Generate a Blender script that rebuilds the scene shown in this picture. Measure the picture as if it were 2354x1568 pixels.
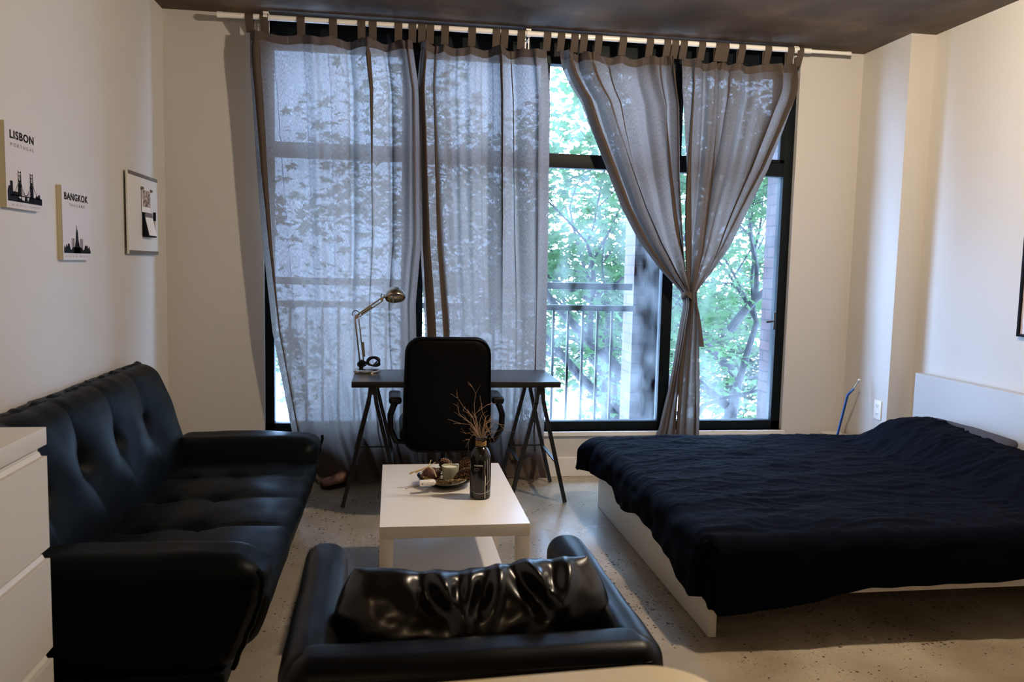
import bpy, math, random
import numpy as np
from mathutils import Vector, Matrix, noise as mnoise

for _o in list(bpy.data.objects): bpy.data.objects.remove(_o, do_unlink=True)
SC = bpy.context.scene
COL = SC.collection
PI = math.pi

# ------------------------------------------------------------------ camera
F_PX, W_PX, H_PX, CAM_H = 1860.0, 2354.0, 1568.0, 1.40
_cx, _cy = W_PX/2, H_PX/2
_v1 = Vector((902-_cx, 605-_cy, F_PX)).normalized()          # direction straight into the room
_v2 = Vector((13679-_cx, 889-_cy, F_PX))
_r = (_v2 - _v1*_v2.dot(_v1)).normalized()
_dn = _v1.cross(_r)
ROT = Matrix((_r, _v1, -_dn))                                 # photo axes (right, down, forward) -> room axes
cam_d = bpy.data.cameras.new('camera')
cam = bpy.data.objects.new('camera', cam_d); COL.objects.link(cam)
cam_d.sensor_width = 36; cam_d.lens = 36*F_PX/W_PX; cam_d.clip_start = 0.05; cam_d.clip_end = 200
_M = ROT @ Matrix(((1,0,0),(0,-1,0),(0,0,-1)))
cam.matrix_world = Matrix.Translation((0,0,CAM_H)) @ _M.to_4x4()
cam_d.dof.use_dof = True; cam_d.dof.focus_distance = 4.2; cam_d.dof.aperture_fstop = 5.6
SC.camera = cam

# ------------------------------------------------------------------ light and exposure
SC.view_settings.view_transform = 'Standard'
SC.view_settings.look = 'None'
SC.view_settings.gamma = 1.0
SC.view_settings.use_curve_mapping = False
SC.view_settings.exposure = 0.0
SKY_COL, SKY_STR = (0.38, 0.58, 1.0), 30.0
world = bpy.data.worlds.new('overcast_sky'); SC.world = world; world.use_nodes = True
_bg = world.node_tree.nodes['Background']
_bg.inputs[0].default_value = (*SKY_COL, 1); _bg.inputs[1].default_value = SKY_STR

def add_light(name, kind, loc, energy, color, **kw):
    l = bpy.data.lights.new(name, kind); l.energy = energy; l.color = color
    for k, v in kw.items(): setattr(l, k, v)
    o = bpy.data.objects.new(name, l); COL.objects.link(o); o.location = loc
    return o
sun = add_light('sun', 'SUN', (0,0,12), 2.5, (1.0,0.95,0.85), angle=0.02)
sun.rotation_euler = (math.radians(42), 0, math.radians(-18))
add_light('ceiling_light', 'POINT', (1.74,2.95,2.72), 178, (1.0,0.83,0.63), shadow_soft_size=0.05)
add_light('kitchen_light', 'POINT', (-0.2,-0.9,2.35), 22, (1.0,0.70,0.40), shadow_soft_size=0.12)
portal = add_light('window_portal', 'AREA', (0.94,5.62,1.57), 1, (1,1,1), shape='RECTANGLE', size=3.6, size_y=2.7)
portal.rotation_euler = (math.radians(-90),0,0)
portal.data.cycles.is_portal = True
cy = SC.cycles
cy.use_denoising = True
cy.max_bounces = 8; cy.diffuse_bounces = 4; cy.glossy_bounces = 4; cy.transmission_bounces = 6
cy.transparent_max_bounces = 24; cy.caustics_reflective = False; cy.caustics_refractive = False
cy.sample_clamp_indirect = 6

# ------------------------------------------------------------------ helpers
def ray(px, py): return ROT @ Vector((px-_cx, py-_cy, F_PX))
def atY(px, py, Y):
    w = ray(px, py); return Vector((0,0,CAM_H)) + w*(Y/w.y)
def atX(px, py, X):
    w = ray(px, py); return Vector((0,0,CAM_H)) + w*(X/w.x)
def atZ(px, py, Z):
    w = ray(px, py); return Vector((0,0,CAM_H)) + w*((Z-CAM_H)/w.z)
def interp(x, pts): return float(np.interp(x, [p[0] for p in pts], [p[1] for p in pts]))

MATS = {}
def mat(name, color=(.5,.5,.5), rough=.5, metal=0.0, **kw):
    m = bpy.data.materials.new(name); m.use_nodes = True
    b = m.node_tree.nodes['Principled BSDF']
    b.inputs['Base Color'].default_value = (*color, 1)
    b.inputs['Roughness'].default_value = rough
    b.inputs['Metallic'].default_value = metal
    for k, v in kw.items():
        b.inputs[k.replace('_',' ')].default_value = v
    MATS[name] = m
    return m
def N(m, t, **kw):
    n = m.node_tree.nodes.new(t)
    for k, v in kw.items(): setattr(n, k, v)
    return n
def LK(m, a, b): m.node_tree.links.new(a, b)
def bsdf(m): return m.node_tree.nodes['Principled BSDF']
def noise_color(m, scale, c1, c2, p0=.35, p1=.65, detail=6, coords='Object', stretch=(1,1,1)):
    tc = N(m,'ShaderNodeTexCoord'); mp = N(m,'ShaderNodeMapping'); mp.inputs['Scale'].default_value = stretch
    nz = N(m,'ShaderNodeTexNoise'); nz.inputs['Scale'].default_value = scale; nz.inputs['Detail'].default_value = detail
    cr = N(m,'ShaderNodeValToRGB'); e = cr.color_ramp.elements
    e[0].position = p0; e[0].color = (*c1,1); e[1].position = p1; e[1].color = (*c2,1)
    LK(m, tc.outputs[coords], mp.inputs[0]); LK(m, mp.outputs[0], nz.inputs['Vector'])
    LK(m, nz.outputs[0], cr.inputs[0]); LK(m, cr.outputs[0], bsdf(m).inputs['Base Color'])
    return cr, nz, mp
def bump(m, scale, strength, dist=.002, coords='Object', detail=4, stretch=(1,1,1)):
    tc = N(m,'ShaderNodeTexCoord'); mp = N(m,'ShaderNodeMapping'); mp.inputs['Scale'].default_value = stretch
    nz = N(m,'ShaderNodeTexNoise'); nz.inputs['Scale'].default_value = scale; nz.inputs['Detail'].default_value = detail
    bp = N(m,'ShaderNodeBump'); bp.inputs['Strength'].default_value = strength; bp.inputs['Distance'].default_value = dist
    LK(m, tc.outputs[coords], mp.inputs[0]); LK(m, mp.outputs[0], nz.inputs['Vector'])
    LK(m, nz.outputs[0], bp.inputs['Height']); LK(m, bp.outputs[0], bsdf(m).inputs['Normal'])

def tag(o, label=None, cat=None, group=None, kind=None):
    if label: o['label'] = label
    if cat: o['category'] = cat
    if group: o['group'] = group
    if kind: o['kind'] = kind
    return o
def thing(name, loc, label, cat, group=None):
    o = bpy.data.objects.new(name, None); COL.objects.link(o); o.location = loc
    o.empty_display_size = .05
    return tag(o, label, cat, group)

class MB:
    """collects world-space geometry; build() links it as ONE mesh object"""
    def __init__(s): s.v = []; s.f = []; s.uv = None
    def add(s, v, f):
        n = len(s.v); s.v += [tuple(p) for p in v]; s.f += [tuple(i+n for i in q) for q in f]; return s
    def box(s, x0, x1, y0, y1, z0, z1, b=0.0, M=None):
        if b <= 0:
            v = [(x,y,z) for x in (x0,x1) for y in (y0,y1) for z in (z0,z1)]
            f = [(0,1,3,2),(4,6,7,5),(0,4,5,1),(2,3,7,6),(0,2,6,4),(1,5,7,3)]
        else:
            b = min(b, (x1-x0)/2.01, (y1-y0)/2.01, (z1-z0)/2.01)
            v, f = rbox_geo((x0,y0,z0), (x1,y1,z1), b, (1,1,1), 2)
        if M is not None: v = [M @ Vector(p) for p in v]
        return s.add(v, f)
    def tube(s, pts, r, seg=10, cap=True):
        pts = [Vector(p) for p in pts]; n = len(pts)
        rs = r if isinstance(r, (list,tuple)) else [r]*n
        base = len(s.v); up = None
        for i, p in enumerate(pts):
            d = (pts[min(i+1,n-1)] - pts[max(i-1,0)]).normalized()
            if up is None:
                up = Vector((0,0,1)) if abs(d.z) < .9 else Vector((1,0,0))
            a = d.cross(up)
            if a.length < 1e-6: a = d.orthogonal()
            a.normalize(); bb = a.cross(d).normalized(); up = bb
            for k in range(seg):
                t = 2*PI*k/seg
                s.v.append(tuple(p + (a*math.cos(t)+bb*math.sin(t))*rs[i]))
        for i in range(n-1):
            for k in range(seg):
                k2 = (k+1) % seg
                s.f.append((base+i*seg+k, base+i*seg+k2, base+(i+1)*seg+k2, base+(i+1)*seg+k))
        if cap:
            s.f.append(tuple(base+k for k in reversed(range(seg))))
            s.f.append(tuple(base+(n-1)*seg+k for k in range(seg)))
        return s
    def lathe(s, c, prof, seg=32, M=None):
        base = len(s.v); c = Vector(c)
        for r, z in prof:
            for k in range(seg):
                t = 2*PI*k/seg; p = Vector((r*math.cos(t), r*math.sin(t), z))
                if M is not None: p = M @ p
                s.v.append(tuple(c+p))
        for i in range(len(prof)-1):
            for k in range(seg):
                k2 = (k+1) % seg
                s.f.append((base+i*seg+k, base+i*seg+k2, base+(i+1)*seg+k2, base+(i+1)*seg+k))
        return s
    def bar(s, a, b, w, d):
        """rectangular bar from a to b, w along x, d along y/cross"""
        a = Vector(a); b = Vector(b); D = (b-a).normalized()
        X = Vector((1,0,0)) if abs(D.x) < .9 else Vector((0,0,1))
        Y = D.cross(X).normalized(); X = Y.cross(D).normalized()
        v = []
        for p in (a,b):
            for sx, sy in ((-1,-1),(1,-1),(1,1),(-1,1)): v.append(p + X*sx*w/2 + Y*sy*d/2)
        return s.add(v, [(0,1,2,3),(7,6,5,4),(0,4,5,1),(1,5,6,2),(2,6,7,3),(3,7,4,0)])
    def prism(s, poly, fn, d0, d1):
        """poly of (u,v) points, fn(u,v,d)->point"""
        n = len(poly)
        v = [fn(u,w,d0) for u,w in poly] + [fn(u,w,d1) for u,w in poly]
        f = [tuple(range(n))[::-1], tuple(range(n,2*n))] + [(i,(i+1)%n,n+(i+1)%n,n+i) for i in range(n)]
        return s.add(v, f)
    def grid(s, P, closed_u=False):
        """P[i][j] rows of points"""
        n = len(P); m = len(P[0]); base = len(s.v)
        for row in P: s.v += [tuple(p) for p in row]
        for i in range(n-1):
            for j in range(m if closed_u else m-1):
                j2 = (j+1) % m
                s.f.append((base+i*m+j, base+i*m+j2, base+(i+1)*m+j2, base+(i+1)*m+j))
        return s
    def build(s, name, material, parent=None, smooth=True, uv=None):
        loc = Vector((0,0,0))
        if parent is not None:
            p = parent
            while p is not None: loc += p.location; p = p.parent
        else:
            a = np.array(s.v); c = (a.min(0)+a.max(0))/2; loc = Vector((c[0], c[1], a[:,2].min()))
        me = bpy.data.meshes.new(name)
        me.from_pydata([tuple(Vector(p)-loc) for p in s.v], [], s.f)
        if uv is not None:
            l = me.uv_layers.new(name='UVMap')
            idx = np.empty(len(me.loops), dtype=np.int32); me.loops.foreach_get('vertex_index', idx)
            l.data.foreach_set('uv', np.array(uv, dtype=np.float32)[idx].ravel())
        me.validate(); me.update()
        import bmesh
        bm = bmesh.new(); bm.from_mesh(me)
        if smooth is not None and uv is None: bmesh.ops.recalc_face_normals(bm, faces=bm.faces)
        if smooth == 'auto' or smooth is True:
            for e in bm.edges:
                if len(e.link_faces) == 2 and e.calc_face_angle(0) > math.radians(38): e.smooth = False
            for fc in bm.faces: fc.smooth = True
        bm.to_mesh(me); bm.free()
        me.materials.append(material)
        o = bpy.data.objects.new(name, me); COL.objects.link(o)
        if parent is not None: o.parent = parent
        else: o.location = loc
        return o
    def rough_smooth(s, *a, **k):
        o = s.build(*a, **k)
        for p in o.data.polygons: p.use_smooth = True
        for e in o.data.edges: e.use_edge_sharp = False
        return o

def rbox_geo(lo, hi, r, n, rs=3, fn=None):
    """rounded box surface; n = cells per axis in the flat part, rs = cells in the rounded rim"""
    lo = Vector(lo); hi = Vector(hi)
    ax = []
    for i in range(3):
        a, b = lo[i], hi[i]; t = []
        for k in range(rs+1): t.append(a + r*(1-math.cos(PI/2*k/rs)) if False else a + r*k/rs)
        for k in range(1, n[i]): t.append(a+r + (b-a-2*r)*k/n[i])
        for k in range(rs+1): t.append(b-r + r*k/rs)
        ax.append(t)
    idx = {}; v = []; f = []
    L = [len(a) for a in ax]
    def vid(i,j,k):
        key = (i,j,k)
        if key not in idx:
            p = Vector((ax[0][i], ax[1][j], ax[2][k]))
            q = Vector([min(max(p[c], lo[c]+r), hi[c]-r) for c in range(3)])
            # spread the rim angularly
            d = p-q
            d = Vector([math.tan(d[c]/r*PI/4) for c in range(3)])
            if d.length > 1e-9: p = q + d.normalized()*r
            idx[key] = len(v); v.append(p)
        return idx[key]
    X, Y, Z = L
    for i in range(X-1):
        for j in range(Y-1):
            f.append((vid(i,j,0), vid(i,j+1,0), vid(i+1,j+1,0), vid(i+1,j,0)))
            f.append((vid(i,j,Z-1), vid(i+1,j,Z-1), vid(i+1,j+1,Z-1), vid(i,j+1,Z-1)))
    for i in range(X-1):
        for k in range(Z-1):
            f.append((vid(i,0,k), vid(i+1,0,k), vid(i+1,0,k+1), vid(i,0,k+1)))
            f.append((vid(i,Y-1,k), vid(i,Y-1,k+1), vid(i+1,Y-1,k+1), vid(i+1,Y-1,k)))
    for j in range(Y-1):
        for k in range(Z-1):
            f.append((vid(0,j,k), vid(0,j,k+1), vid(0,j+1,k+1), vid(0,j+1,k)))
            f.append((vid(X-1,j,k), vid(X-1,j+1,k), vid(X-1,j+1,k+1), vid(X-1,j,k+1)))
    if fn: v = [fn(Vector(p)) for p in v]
    return v, f

def struct(name, mb, m, parent=None, smooth=False):
    o = mb.build(name, m, parent, smooth=smooth)
    if parent is None: o['kind'] = 'structure'
    return o

def text_mesh(s, body, width, height, fn, depth=.0006, bold=0.0, spacing=1.0):
    """adds lettering to MB s; fn(u,v,d) maps text plane metres to room"""
    cu = bpy.data.curves.new('txt', 'FONT'); cu.body = body; cu.extrude = 0; cu.offset = bold
    cu.space_character = spacing; cu.resolution_u = 3
    o = bpy.data.objects.new('txt', cu); COL.objects.link(o)
    dg = bpy.context.evaluated_depsgraph_get(); dg.update()
    me = bpy.data.meshes.new_from_object(o.evaluated_get(dg))
    vs = [v.co.copy() for v in me.vertices]; fs = [tuple(p.vertices) for p in me.polygons]
    bpy.data.objects.remove(o, do_unlink=True); bpy.data.curves.remove(cu); bpy.data.meshes.remove(me)
    xs = [v.x for v in vs]; ys = [v.y for v in vs]
    x0, x1, y0, y1 = min(xs), max(xs), min(ys), max(ys)
    s.add([fn((v.x-x0)/(x1-x0)*width, (v.y-y0)/(y1-y0)*height, depth) for v in vs], fs)

# ------------------------------------------------------------------ materials
m_wall = mat('wall_paint', (.62,.59,.545), .55)
bump(m_wall, 220, .12, .001)
m_trim = mat('white_trim', (.82,.80,.76), .4)
m_ceil = mat('raw_concrete', (.1,.08,.06), .75)
cr, nz, mp = noise_color(m_ceil, 2.3, (.050,.034,.022), (.260,.170,.100), .30, .78, 12)
e = cr.color_ramp.elements.new(.55); e.color = (.120,.080,.050,1)
bump(m_ceil, 14, .35, .01, detail=10)
# polished concrete floor with exposed stones
m_floor = mat('polished_concrete', (.3,.25,.2), .22)
def floor_nodes(m):
    tc = N(m,'ShaderNodeTexCoord')
    big = N(m,'ShaderNodeTexNoise'); big.inputs['Scale'].default_value = 2.2; big.inputs['Detail'].default_value = 8
    r0 = N(m,'ShaderNodeValToRGB'); r0.color_ramp.elements[0].color = (.25,.205,.145,1); r0.color_ramp.elements[1].color = (.44,.38,.29,1)
    r0.color_ramp.elements[0].position = .35; r0.color_ramp.elements[1].position = .68
    LK(m, tc.outputs['Object'], big.inputs['Vector']); LK(m, big.outputs[0], r0.inputs[0])
    last = r0.outputs[0]
    patch = N(m,'ShaderNodeTexNoise'); patch.inputs['Scale'].default_value = 3.1; patch.inputs['Detail'].default_value = 2
    mp = N(m,'ShaderNodeMapping'); mp.inputs['Location'].default_value = (3.1,1.7,0); LK(m, tc.outputs['Object'], mp.inputs[0]); LK(m, mp.outputs[0], patch.inputs['Vector'])
    for sc_, thr, col, amt, seed in ((48,.34,(.045,.028,.018),.9,0),(95,.32,(.06,.04,.028),.85,5),(60,.15,(.62,.57,.48),.5,9),(190,.36,(.12,.09,.065),.7,2)):
        vo = N(m,'ShaderNodeTexVoronoi'); vo.inputs['Scale'].default_value = sc_
        mp = N(m,'ShaderNodeMapping'); mp.inputs['Location'].default_value = (seed,seed*.7,0)
        LK(m, tc.outputs['Object'], mp.inputs[0]); LK(m, mp.outputs[0], vo.inputs['Vector'])
        # only some cells hold a stone
        sep = N(m,'ShaderNodeSeparateColor'); LK(m, vo.outputs['Color'], sep.inputs[0])
        mul = N(m,'ShaderNodeMath', operation='MULTIPLY'); LK(m, sep.outputs[0], mul.inputs[0]); mul.inputs[1].default_value = thr*1.3
        ad = N(m,'ShaderNodeMath', operation='MULTIPLY'); LK(m, mul.outputs[0], ad.inputs[0]); LK(m, patch.outputs[0], ad.inputs[1])
        ad2 = N(m,'ShaderNodeMath', operation='MULTIPLY'); LK(m, ad.outputs[0], ad2.inputs[0]); ad2.inputs[1].default_value = 2.0
        sub = N(m,'ShaderNodeMath', operation='SUBTRACT'); LK(m, ad2.outputs[0], sub.inputs[0]); sub.inputs[1].default_value = thr*.45
        lt = N(m,'ShaderNodeMath', operation='SUBTRACT'); LK(m, sub.outputs[0], lt.inputs[0]); LK(m, vo.outputs['Distance'], lt.inputs[1])
        g = N(m,'ShaderNodeMath', operation='MULTIPLY'); g.use_clamp = True; LK(m, lt.outputs[0], g.inputs[0]); g.inputs[1].default_value = 14
        g2 = N(m,'ShaderNodeMath', operation='MULTIPLY'); LK(m, g.outputs[0], g2.inputs[0]); g2.inputs[1].default_value = amt
        mx = N(m,'ShaderNodeMix', data_type='RGBA'); LK(m, g2.outputs[0], mx.inputs[0]); LK(m, last, mx.inputs[6]); mx.inputs[7].default_value = (*col,1)
        last = mx.outputs[2]
    LK(m, last, bsdf(m).inputs['Base Color'])
    rn = N(m,'ShaderNodeMapRange'); rn.inputs[3].default_value = .16; rn.inputs[4].default_value = .34
    LK(m, big.outputs[0], rn.inputs[0]); LK(m, rn.outputs[0], bsdf(m).inputs['Roughness'])
floor_nodes(m_floor)
m_frame = mat('black_window_frame', (.004,.007,.009), .5, Specular_IOR_Level=.15)
m_white = mat('white_lacquer', (.90,.87,.83), .28)
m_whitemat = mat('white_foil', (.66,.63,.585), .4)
m_bed = mat('white_bed_foil', (.72,.68,.60), .35)
m_leather = mat('black_leather', (.0025,.0026,.003), .36, Specular_IOR_Level=.13)
bump(m_leather, 320, .25, .0012)
m_leather2 = mat('worn_black_leather', (.0025,.0035,.004), .42, Specular_IOR_Level=.07)
bump(m_leather2, 60, .25, .003)
m_chair = mat('black_chair_leather', (.0015,.0016,.002), .45, Specular_IOR_Level=.10)
m_plastic = mat('black_plastic', (.003,.003,.0035), .4, Specular_IOR_Level=.25)
m_desk = mat('black_brown_desk', (.010,.009,.009), .30)
noise_color(m_desk, 6, (.006,.005,.005), (.018,.015,.014), .3, .7, 8, stretch=(1,14,1))
m_metalb = mat('black_steel', (.008,.009,.011), .35)
m_chrome = mat('brushed_nickel', (.55,.50,.42), .22, 1.0)
m_duvet = mat('navy_cotton', (.0008,.0014,.0052), .85, Specular_IOR_Level=.05)
bsdf(m_duvet).inputs['Sheen Weight'].default_value = .0
bump(m_duvet, 60, .3, .002)
m_pillow = mat('charcoal_cotton', (.045,.045,.06), .9)
m_brickbase = None
def brick_mat():
    m = mat('painted_brick', (.35,.2,.18), .85)
    tc = N(m,'ShaderNodeTexCoord'); br = N(m,'ShaderNodeTexBrick')
    sx = N(m,'ShaderNodeSeparateXYZ'); cb = N(m,'ShaderNodeCombineXYZ'); ad = N(m,'ShaderNodeMath', operation='ADD')
    LK(m, tc.outputs['Object'], sx.inputs[0]); LK(m, sx.outputs[0], ad.inputs[0]); LK(m, sx.outputs[1], ad.inputs[1])
    LK(m, ad.outputs[0], cb.inputs[0]); LK(m, sx.outputs[2], cb.inputs[1]); LK(m, cb.outputs[0], br.inputs['Vector'])
    br.inputs['Color1'].default_value = (.10,.055,.05,1); br.inputs['Color2'].default_value = (.07,.042,.04,1)
    br.inputs['Mortar'].default_value = (.04,.03,.03,1); br.inputs['Scale'].default_value = 1
    br.inputs['Mortar Size'].default_value = .006; br.inputs['Brick Width'].default_value = .21; br.inputs['Row Height'].default_value = .075
    LK(m, br.outputs[0], bsdf(m).inputs['Base Color'])
    return m
m_brick = brick_mat()
m_rail = mat('dark_green_rail_paint', (.010,.022,.022), .45)
m_channel = mat('grey_steel_channel', (.035,.03,.03), .55)
m_rope = mat('jute_rope', (.42,.25,.09), .8)
m_bottle = mat('black_glazed_bottle', (.012,.010,.010), .12)
m_ink = mat('black_ink', (.008,.008,.012), .7, Specular_IOR_Level=.1)
m_greyink = mat('grey_ink', (.16,.15,.15), .6)
m_canvas = mat('canvas_print', (.62,.58,.58), .7)
m_canvas_edge = mat('canvas_edge', (.66,.58,.38), .7)
m_mark = mat('white_streak', (.55,.52,.48), .5)
m_twig = mat('dry_twig', (.42,.27,.17), .8)
m_cone = mat('pinecone_scale', (.16,.075,.032), .65)
noise_color(m_cone, 90, (.03,.012,.006), (.36,.17,.075), .42, .72)
m_wax = mat('candle_wax', (.85,.78,.62), .5); bsdf(m_wax).inputs['Subsurface Weight'].default_value = .3
m_potp = mat('dried_petals', (.16,.09,.04), .8)
noise_color(m_potp, 120, (.05,.02,.008), (.50,.34,.15), .3, .7)

def glassy(name, tint, refl_rough=.02, trans=.93):
    m = bpy.data.materials.new(name); m.use_nodes = True
    nt = m.node_tree; nt.nodes.clear(); out = N(m,'ShaderNodeOutputMaterial')
    tr = N(m,'ShaderNodeBsdfTransparent'); tr.inputs[0].default_value = (*tint,1)
    gl = N(m,'ShaderNodeBsdfGlossy'); gl.inputs['Roughness'].default_value = refl_rough
    fr = N(m,'ShaderNodeLayerWeight'); fr.inputs[0].default_value = .12
    mx = N(m,'ShaderNodeMixShader'); LK(m, fr.outputs[0], mx.inputs[0]); LK(m, tr.outputs[0], mx.inputs[1]); LK(m, gl.outputs[0], mx.inputs[2])
    LK(m, mx.outputs[0], out.inputs[0]); return m
m_bowl = glassy('clear_glass', (.90,.90,.86), .03)
m_frost = mat('frosted_green_glass', (.62,.66,.50), .45); bsdf(m_frost).inputs['Transmission Weight'].default_value = .35

def pane_mat():
    """window glass with dried rain dirt that thickens towards the sill"""
    m = bpy.data.materials.new('dusty_window_glass'); m.use_nodes = True
    m.node_tree.nodes.clear(); out = N(m,'ShaderNodeOutputMaterial')
    tr = N(m,'ShaderNodeBsdfTransparent'); tr.inputs[0].default_value = (.95,.98,.98,1)
    gl = N(m,'ShaderNodeBsdfGlossy'); gl.inputs['Roughness'].default_value = .01
    fr = N(m,'ShaderNodeLayerWeight'); fr.inputs[0].default_value = .06
    mx = N(m,'ShaderNodeMixShader'); LK(m, fr.outputs[0], mx.inputs[0]); LK(m, tr.outputs[0], mx.inputs[1]); LK(m, gl.outputs[0], mx.inputs[2])
    dirt = N(m,'ShaderNodeBsdfTranslucent'); dirt.inputs[0].default_value = (.60,.60,.58,1)
    tc = N(m,'ShaderNodeTexCoord'); mp = N(m,'ShaderNodeMapping'); mp.inputs['Scale'].default_value = (7,7,4)
    nz = N(m,'ShaderNodeTexNoise'); nz.inputs['Scale'].default_value = 1.0; nz.inputs['Detail'].default_value = 6
    LK(m, tc.outputs['Object'], mp.inputs[0]); LK(m, mp.outputs[0], nz.inputs['Vector'])
    sx = N(m,'ShaderNodeSeparateXYZ'); LK(m, tc.outputs['Object'], sx.inputs[0])
    mr = N(m,'ShaderNodeMapRange'); mr.inputs[1].default_value = 0.0; mr.inputs[2].default_value = .55; mr.inputs[3].default_value = .34; mr.inputs[4].default_value = .10
    LK(m, sx.outputs[2], mr.inputs[0])
    mr2 = N(m,'ShaderNodeMapRange'); mr2.inputs[1].default_value = .35; mr2.inputs[2].default_value = .75
    LK(m, nz.outputs[0], mr2.inputs[0])
    mu = N(m,'ShaderNodeMath', operation='MULTIPLY'); LK(m, mr.outputs[0], mu.inputs[0]); LK(m, mr2.outputs[0], mu.inputs[1]); mu.use_clamp = True
    m2 = N(m,'ShaderNodeMixShader'); LK(m, mu.outputs[0], m2.inputs[0]); LK(m, mx.outputs[0], m2.inputs[1]); LK(m, dirt.outputs[0], m2.inputs[2])
    LK(m, m2.outputs[0], out.inputs[0]); return m
m_pane = pane_mat()

def fabric_mat(name, sheer):
    m = bpy.data.materials.new(name); m.use_nodes = True
    m.node_tree.nodes.clear(); out = N(m,'ShaderNodeOutputMaterial')
    uv = N(m,'ShaderNodeUVMap'); uv.uv_map = 'UVMap'
    mp = N(m,'ShaderNodeMapping'); mp.inputs['Scale'].default_value = (420,60,1)
    nz = N(m,'ShaderNodeTexNoise'); nz.inputs['Scale'].default_value = 1; nz.inputs['Detail'].default_value = 4
    LK(m, uv.outputs[0], mp.inputs[0]); LK(m, mp.outputs[0], nz.inputs['Vector'])
    di = N(m,'ShaderNodeBsdfDiffuse'); di.inputs[0].default_value = (.090,.070,.058,1)
    tl = N(m,'ShaderNodeBsdfTranslucent')
    slub = N(m,'ShaderNodeValToRGB'); slub.color_ramp.elements[0].position = .35; slub.color_ramp.elements[1].position = .68
    k = 1.0 if sheer else .12
    slub.color_ramp.elements[0].color = (.036*k,.029*k,.024*k,1); slub.color_ramp.elements[1].color = (.102*k,.083*k,.070*k,1)
    LK(m, nz.outputs[0], slub.inputs[0])
    # thin dark woven seams every 14-16 cm
    sx = N(m,'ShaderNodeSeparateXYZ'); LK(m, uv.outputs[0], sx.inputs[0])
    wob = N(m,'ShaderNodeTexNoise'); wob.inputs['Scale'].default_value = 1.2; LK(m, uv.outputs[0], wob.inputs['Vector'])
    dv = N(m,'ShaderNodeMath', operation='DIVIDE'); LK(m, sx.outputs[0], dv.inputs[0]); dv.inputs[1].default_value = .165
    fr_ = N(m,'ShaderNodeMath', operation='FRACT'); LK(m, dv.outputs[0], fr_.inputs[0])
    lt = N(m,'ShaderNodeMath', operation='LESS_THAN'); LK(m, fr_.outputs[0], lt.inputs[0]); lt.inputs[1].default_value = .022
    dk = N(m,'ShaderNodeMix', data_type='RGBA'); LK(m, lt.outputs[0], dk.inputs[0]); LK(m, slub.outputs[0], dk.inputs[6]); dk.inputs[7].default_value = (.05,.045,.05,1)
    LK(m, dk.outputs[2], tl.inputs[0])
    ms = N(m,'ShaderNodeAddShader'); LK(m, di.outputs[0], ms.inputs[0]); LK(m, tl.outputs[0], ms.inputs[1])
    if not sheer:
        LK(m, ms.outputs[0], out.inputs[0]); return m
    tr = N(m,'ShaderNodeBsdfTransparent')
    # open weave: fewer gaps where the cloth turns away from the line of sight, none in the seams
    lw = N(m,'ShaderNodeLayerWeight'); lw.inputs[0].default_value = .5
    inv = N(m,'ShaderNodeMath', operation='SUBTRACT'); inv.inputs[0].default_value = 1.0; LK(m, lw.outputs['Facing'], inv.inputs[1])
    wv = N(m,'ShaderNodeMapRange'); wv.inputs[1].default_value = .35; wv.inputs[2].default_value = .7; wv.inputs[3].default_value = .004; wv.inputs[4].default_value = .026
    LK(m, nz.outputs[0], wv.inputs[0])
    a = N(m,'ShaderNodeMath', operation='MULTIPLY'); LK(m, inv.outputs[0], a.inputs[0]); LK(m, wv.outputs[0], a.inputs[1])
    ns = N(m,'ShaderNodeMath', operation='SUBTRACT'); ns.inputs[0].default_value = 1.0; LK(m, lt.outputs[0], ns.inputs[1])
    b = N(m,'ShaderNodeMath', operation='MULTIPLY'); LK(m, a.outputs[0], b.inputs[0]); LK(m, ns.outputs[0], b.inputs[1])
    mx = N(m,'ShaderNodeMixShader'); LK(m, b.outputs[0], mx.inputs[0]); LK(m, ms.outputs[0], mx.inputs[1]); LK(m, tr.outputs[0], mx.inputs[2])
    LK(m, mx.outputs[0], out.inputs[0]); return m
m_sheer = fabric_mat('sheer_grey_linen', True)
m_hem = fabric_mat('doubled_grey_linen', False)

def leaf_mat(name, c, ct):
    m = bpy.data.materials.new(name); m.use_nodes = True
    m.node_tree.nodes.clear(); out = N(m,'ShaderNodeOutputMaterial')
    tc = N(m,'ShaderNodeTexCoord'); nz = N(m,'ShaderNodeTexNoise'); nz.inputs['Scale'].default_value = 2.5
    LK(m, tc.outputs['Object'], nz.inputs['Vector'])
    mxc = N(m,'ShaderNodeMix', data_type='RGBA'); LK(m, nz.outputs[0], mxc.inputs[0]); mxc.inputs[6].default_value = (*c,1); mxc.inputs[7].default_value = (c[0]*1.6,c[1]*1.25,c[2]*1.3,1)
    di = N(m,'ShaderNodeBsdfDiffuse'); LK(m, mxc.outputs[2], di.inputs[0])
    tl = N(m,'ShaderNodeBsdfTranslucent'); tl.inputs[0].default_value = (*ct,1)
    ad = N(m,'ShaderNodeAddShader'); LK(m, di.outputs[0], ad.inputs[0]); LK(m, tl.outputs[0], ad.inputs[1]); LK(m, ad.outputs[0], out.inputs[0])
    return m
m_leaf = leaf_mat('maple_leaf', (.036,.066,.030), (.038,.075,.028))
m_leaf_far = leaf_mat('far_leaf', (.045,.060,.038), (.04,.055,.03))
m_bark = mat('bark', (.06,.055,.055), .9); noise_color(m_bark, 12, (.010,.010,.011), (.045,.038,.036))
m_ground = mat('pale_pavement', (.75,.75,.72), .9); noise_color(m_ground, 1.2, (.62,.62,.60), (.85,.85,.82))

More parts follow.
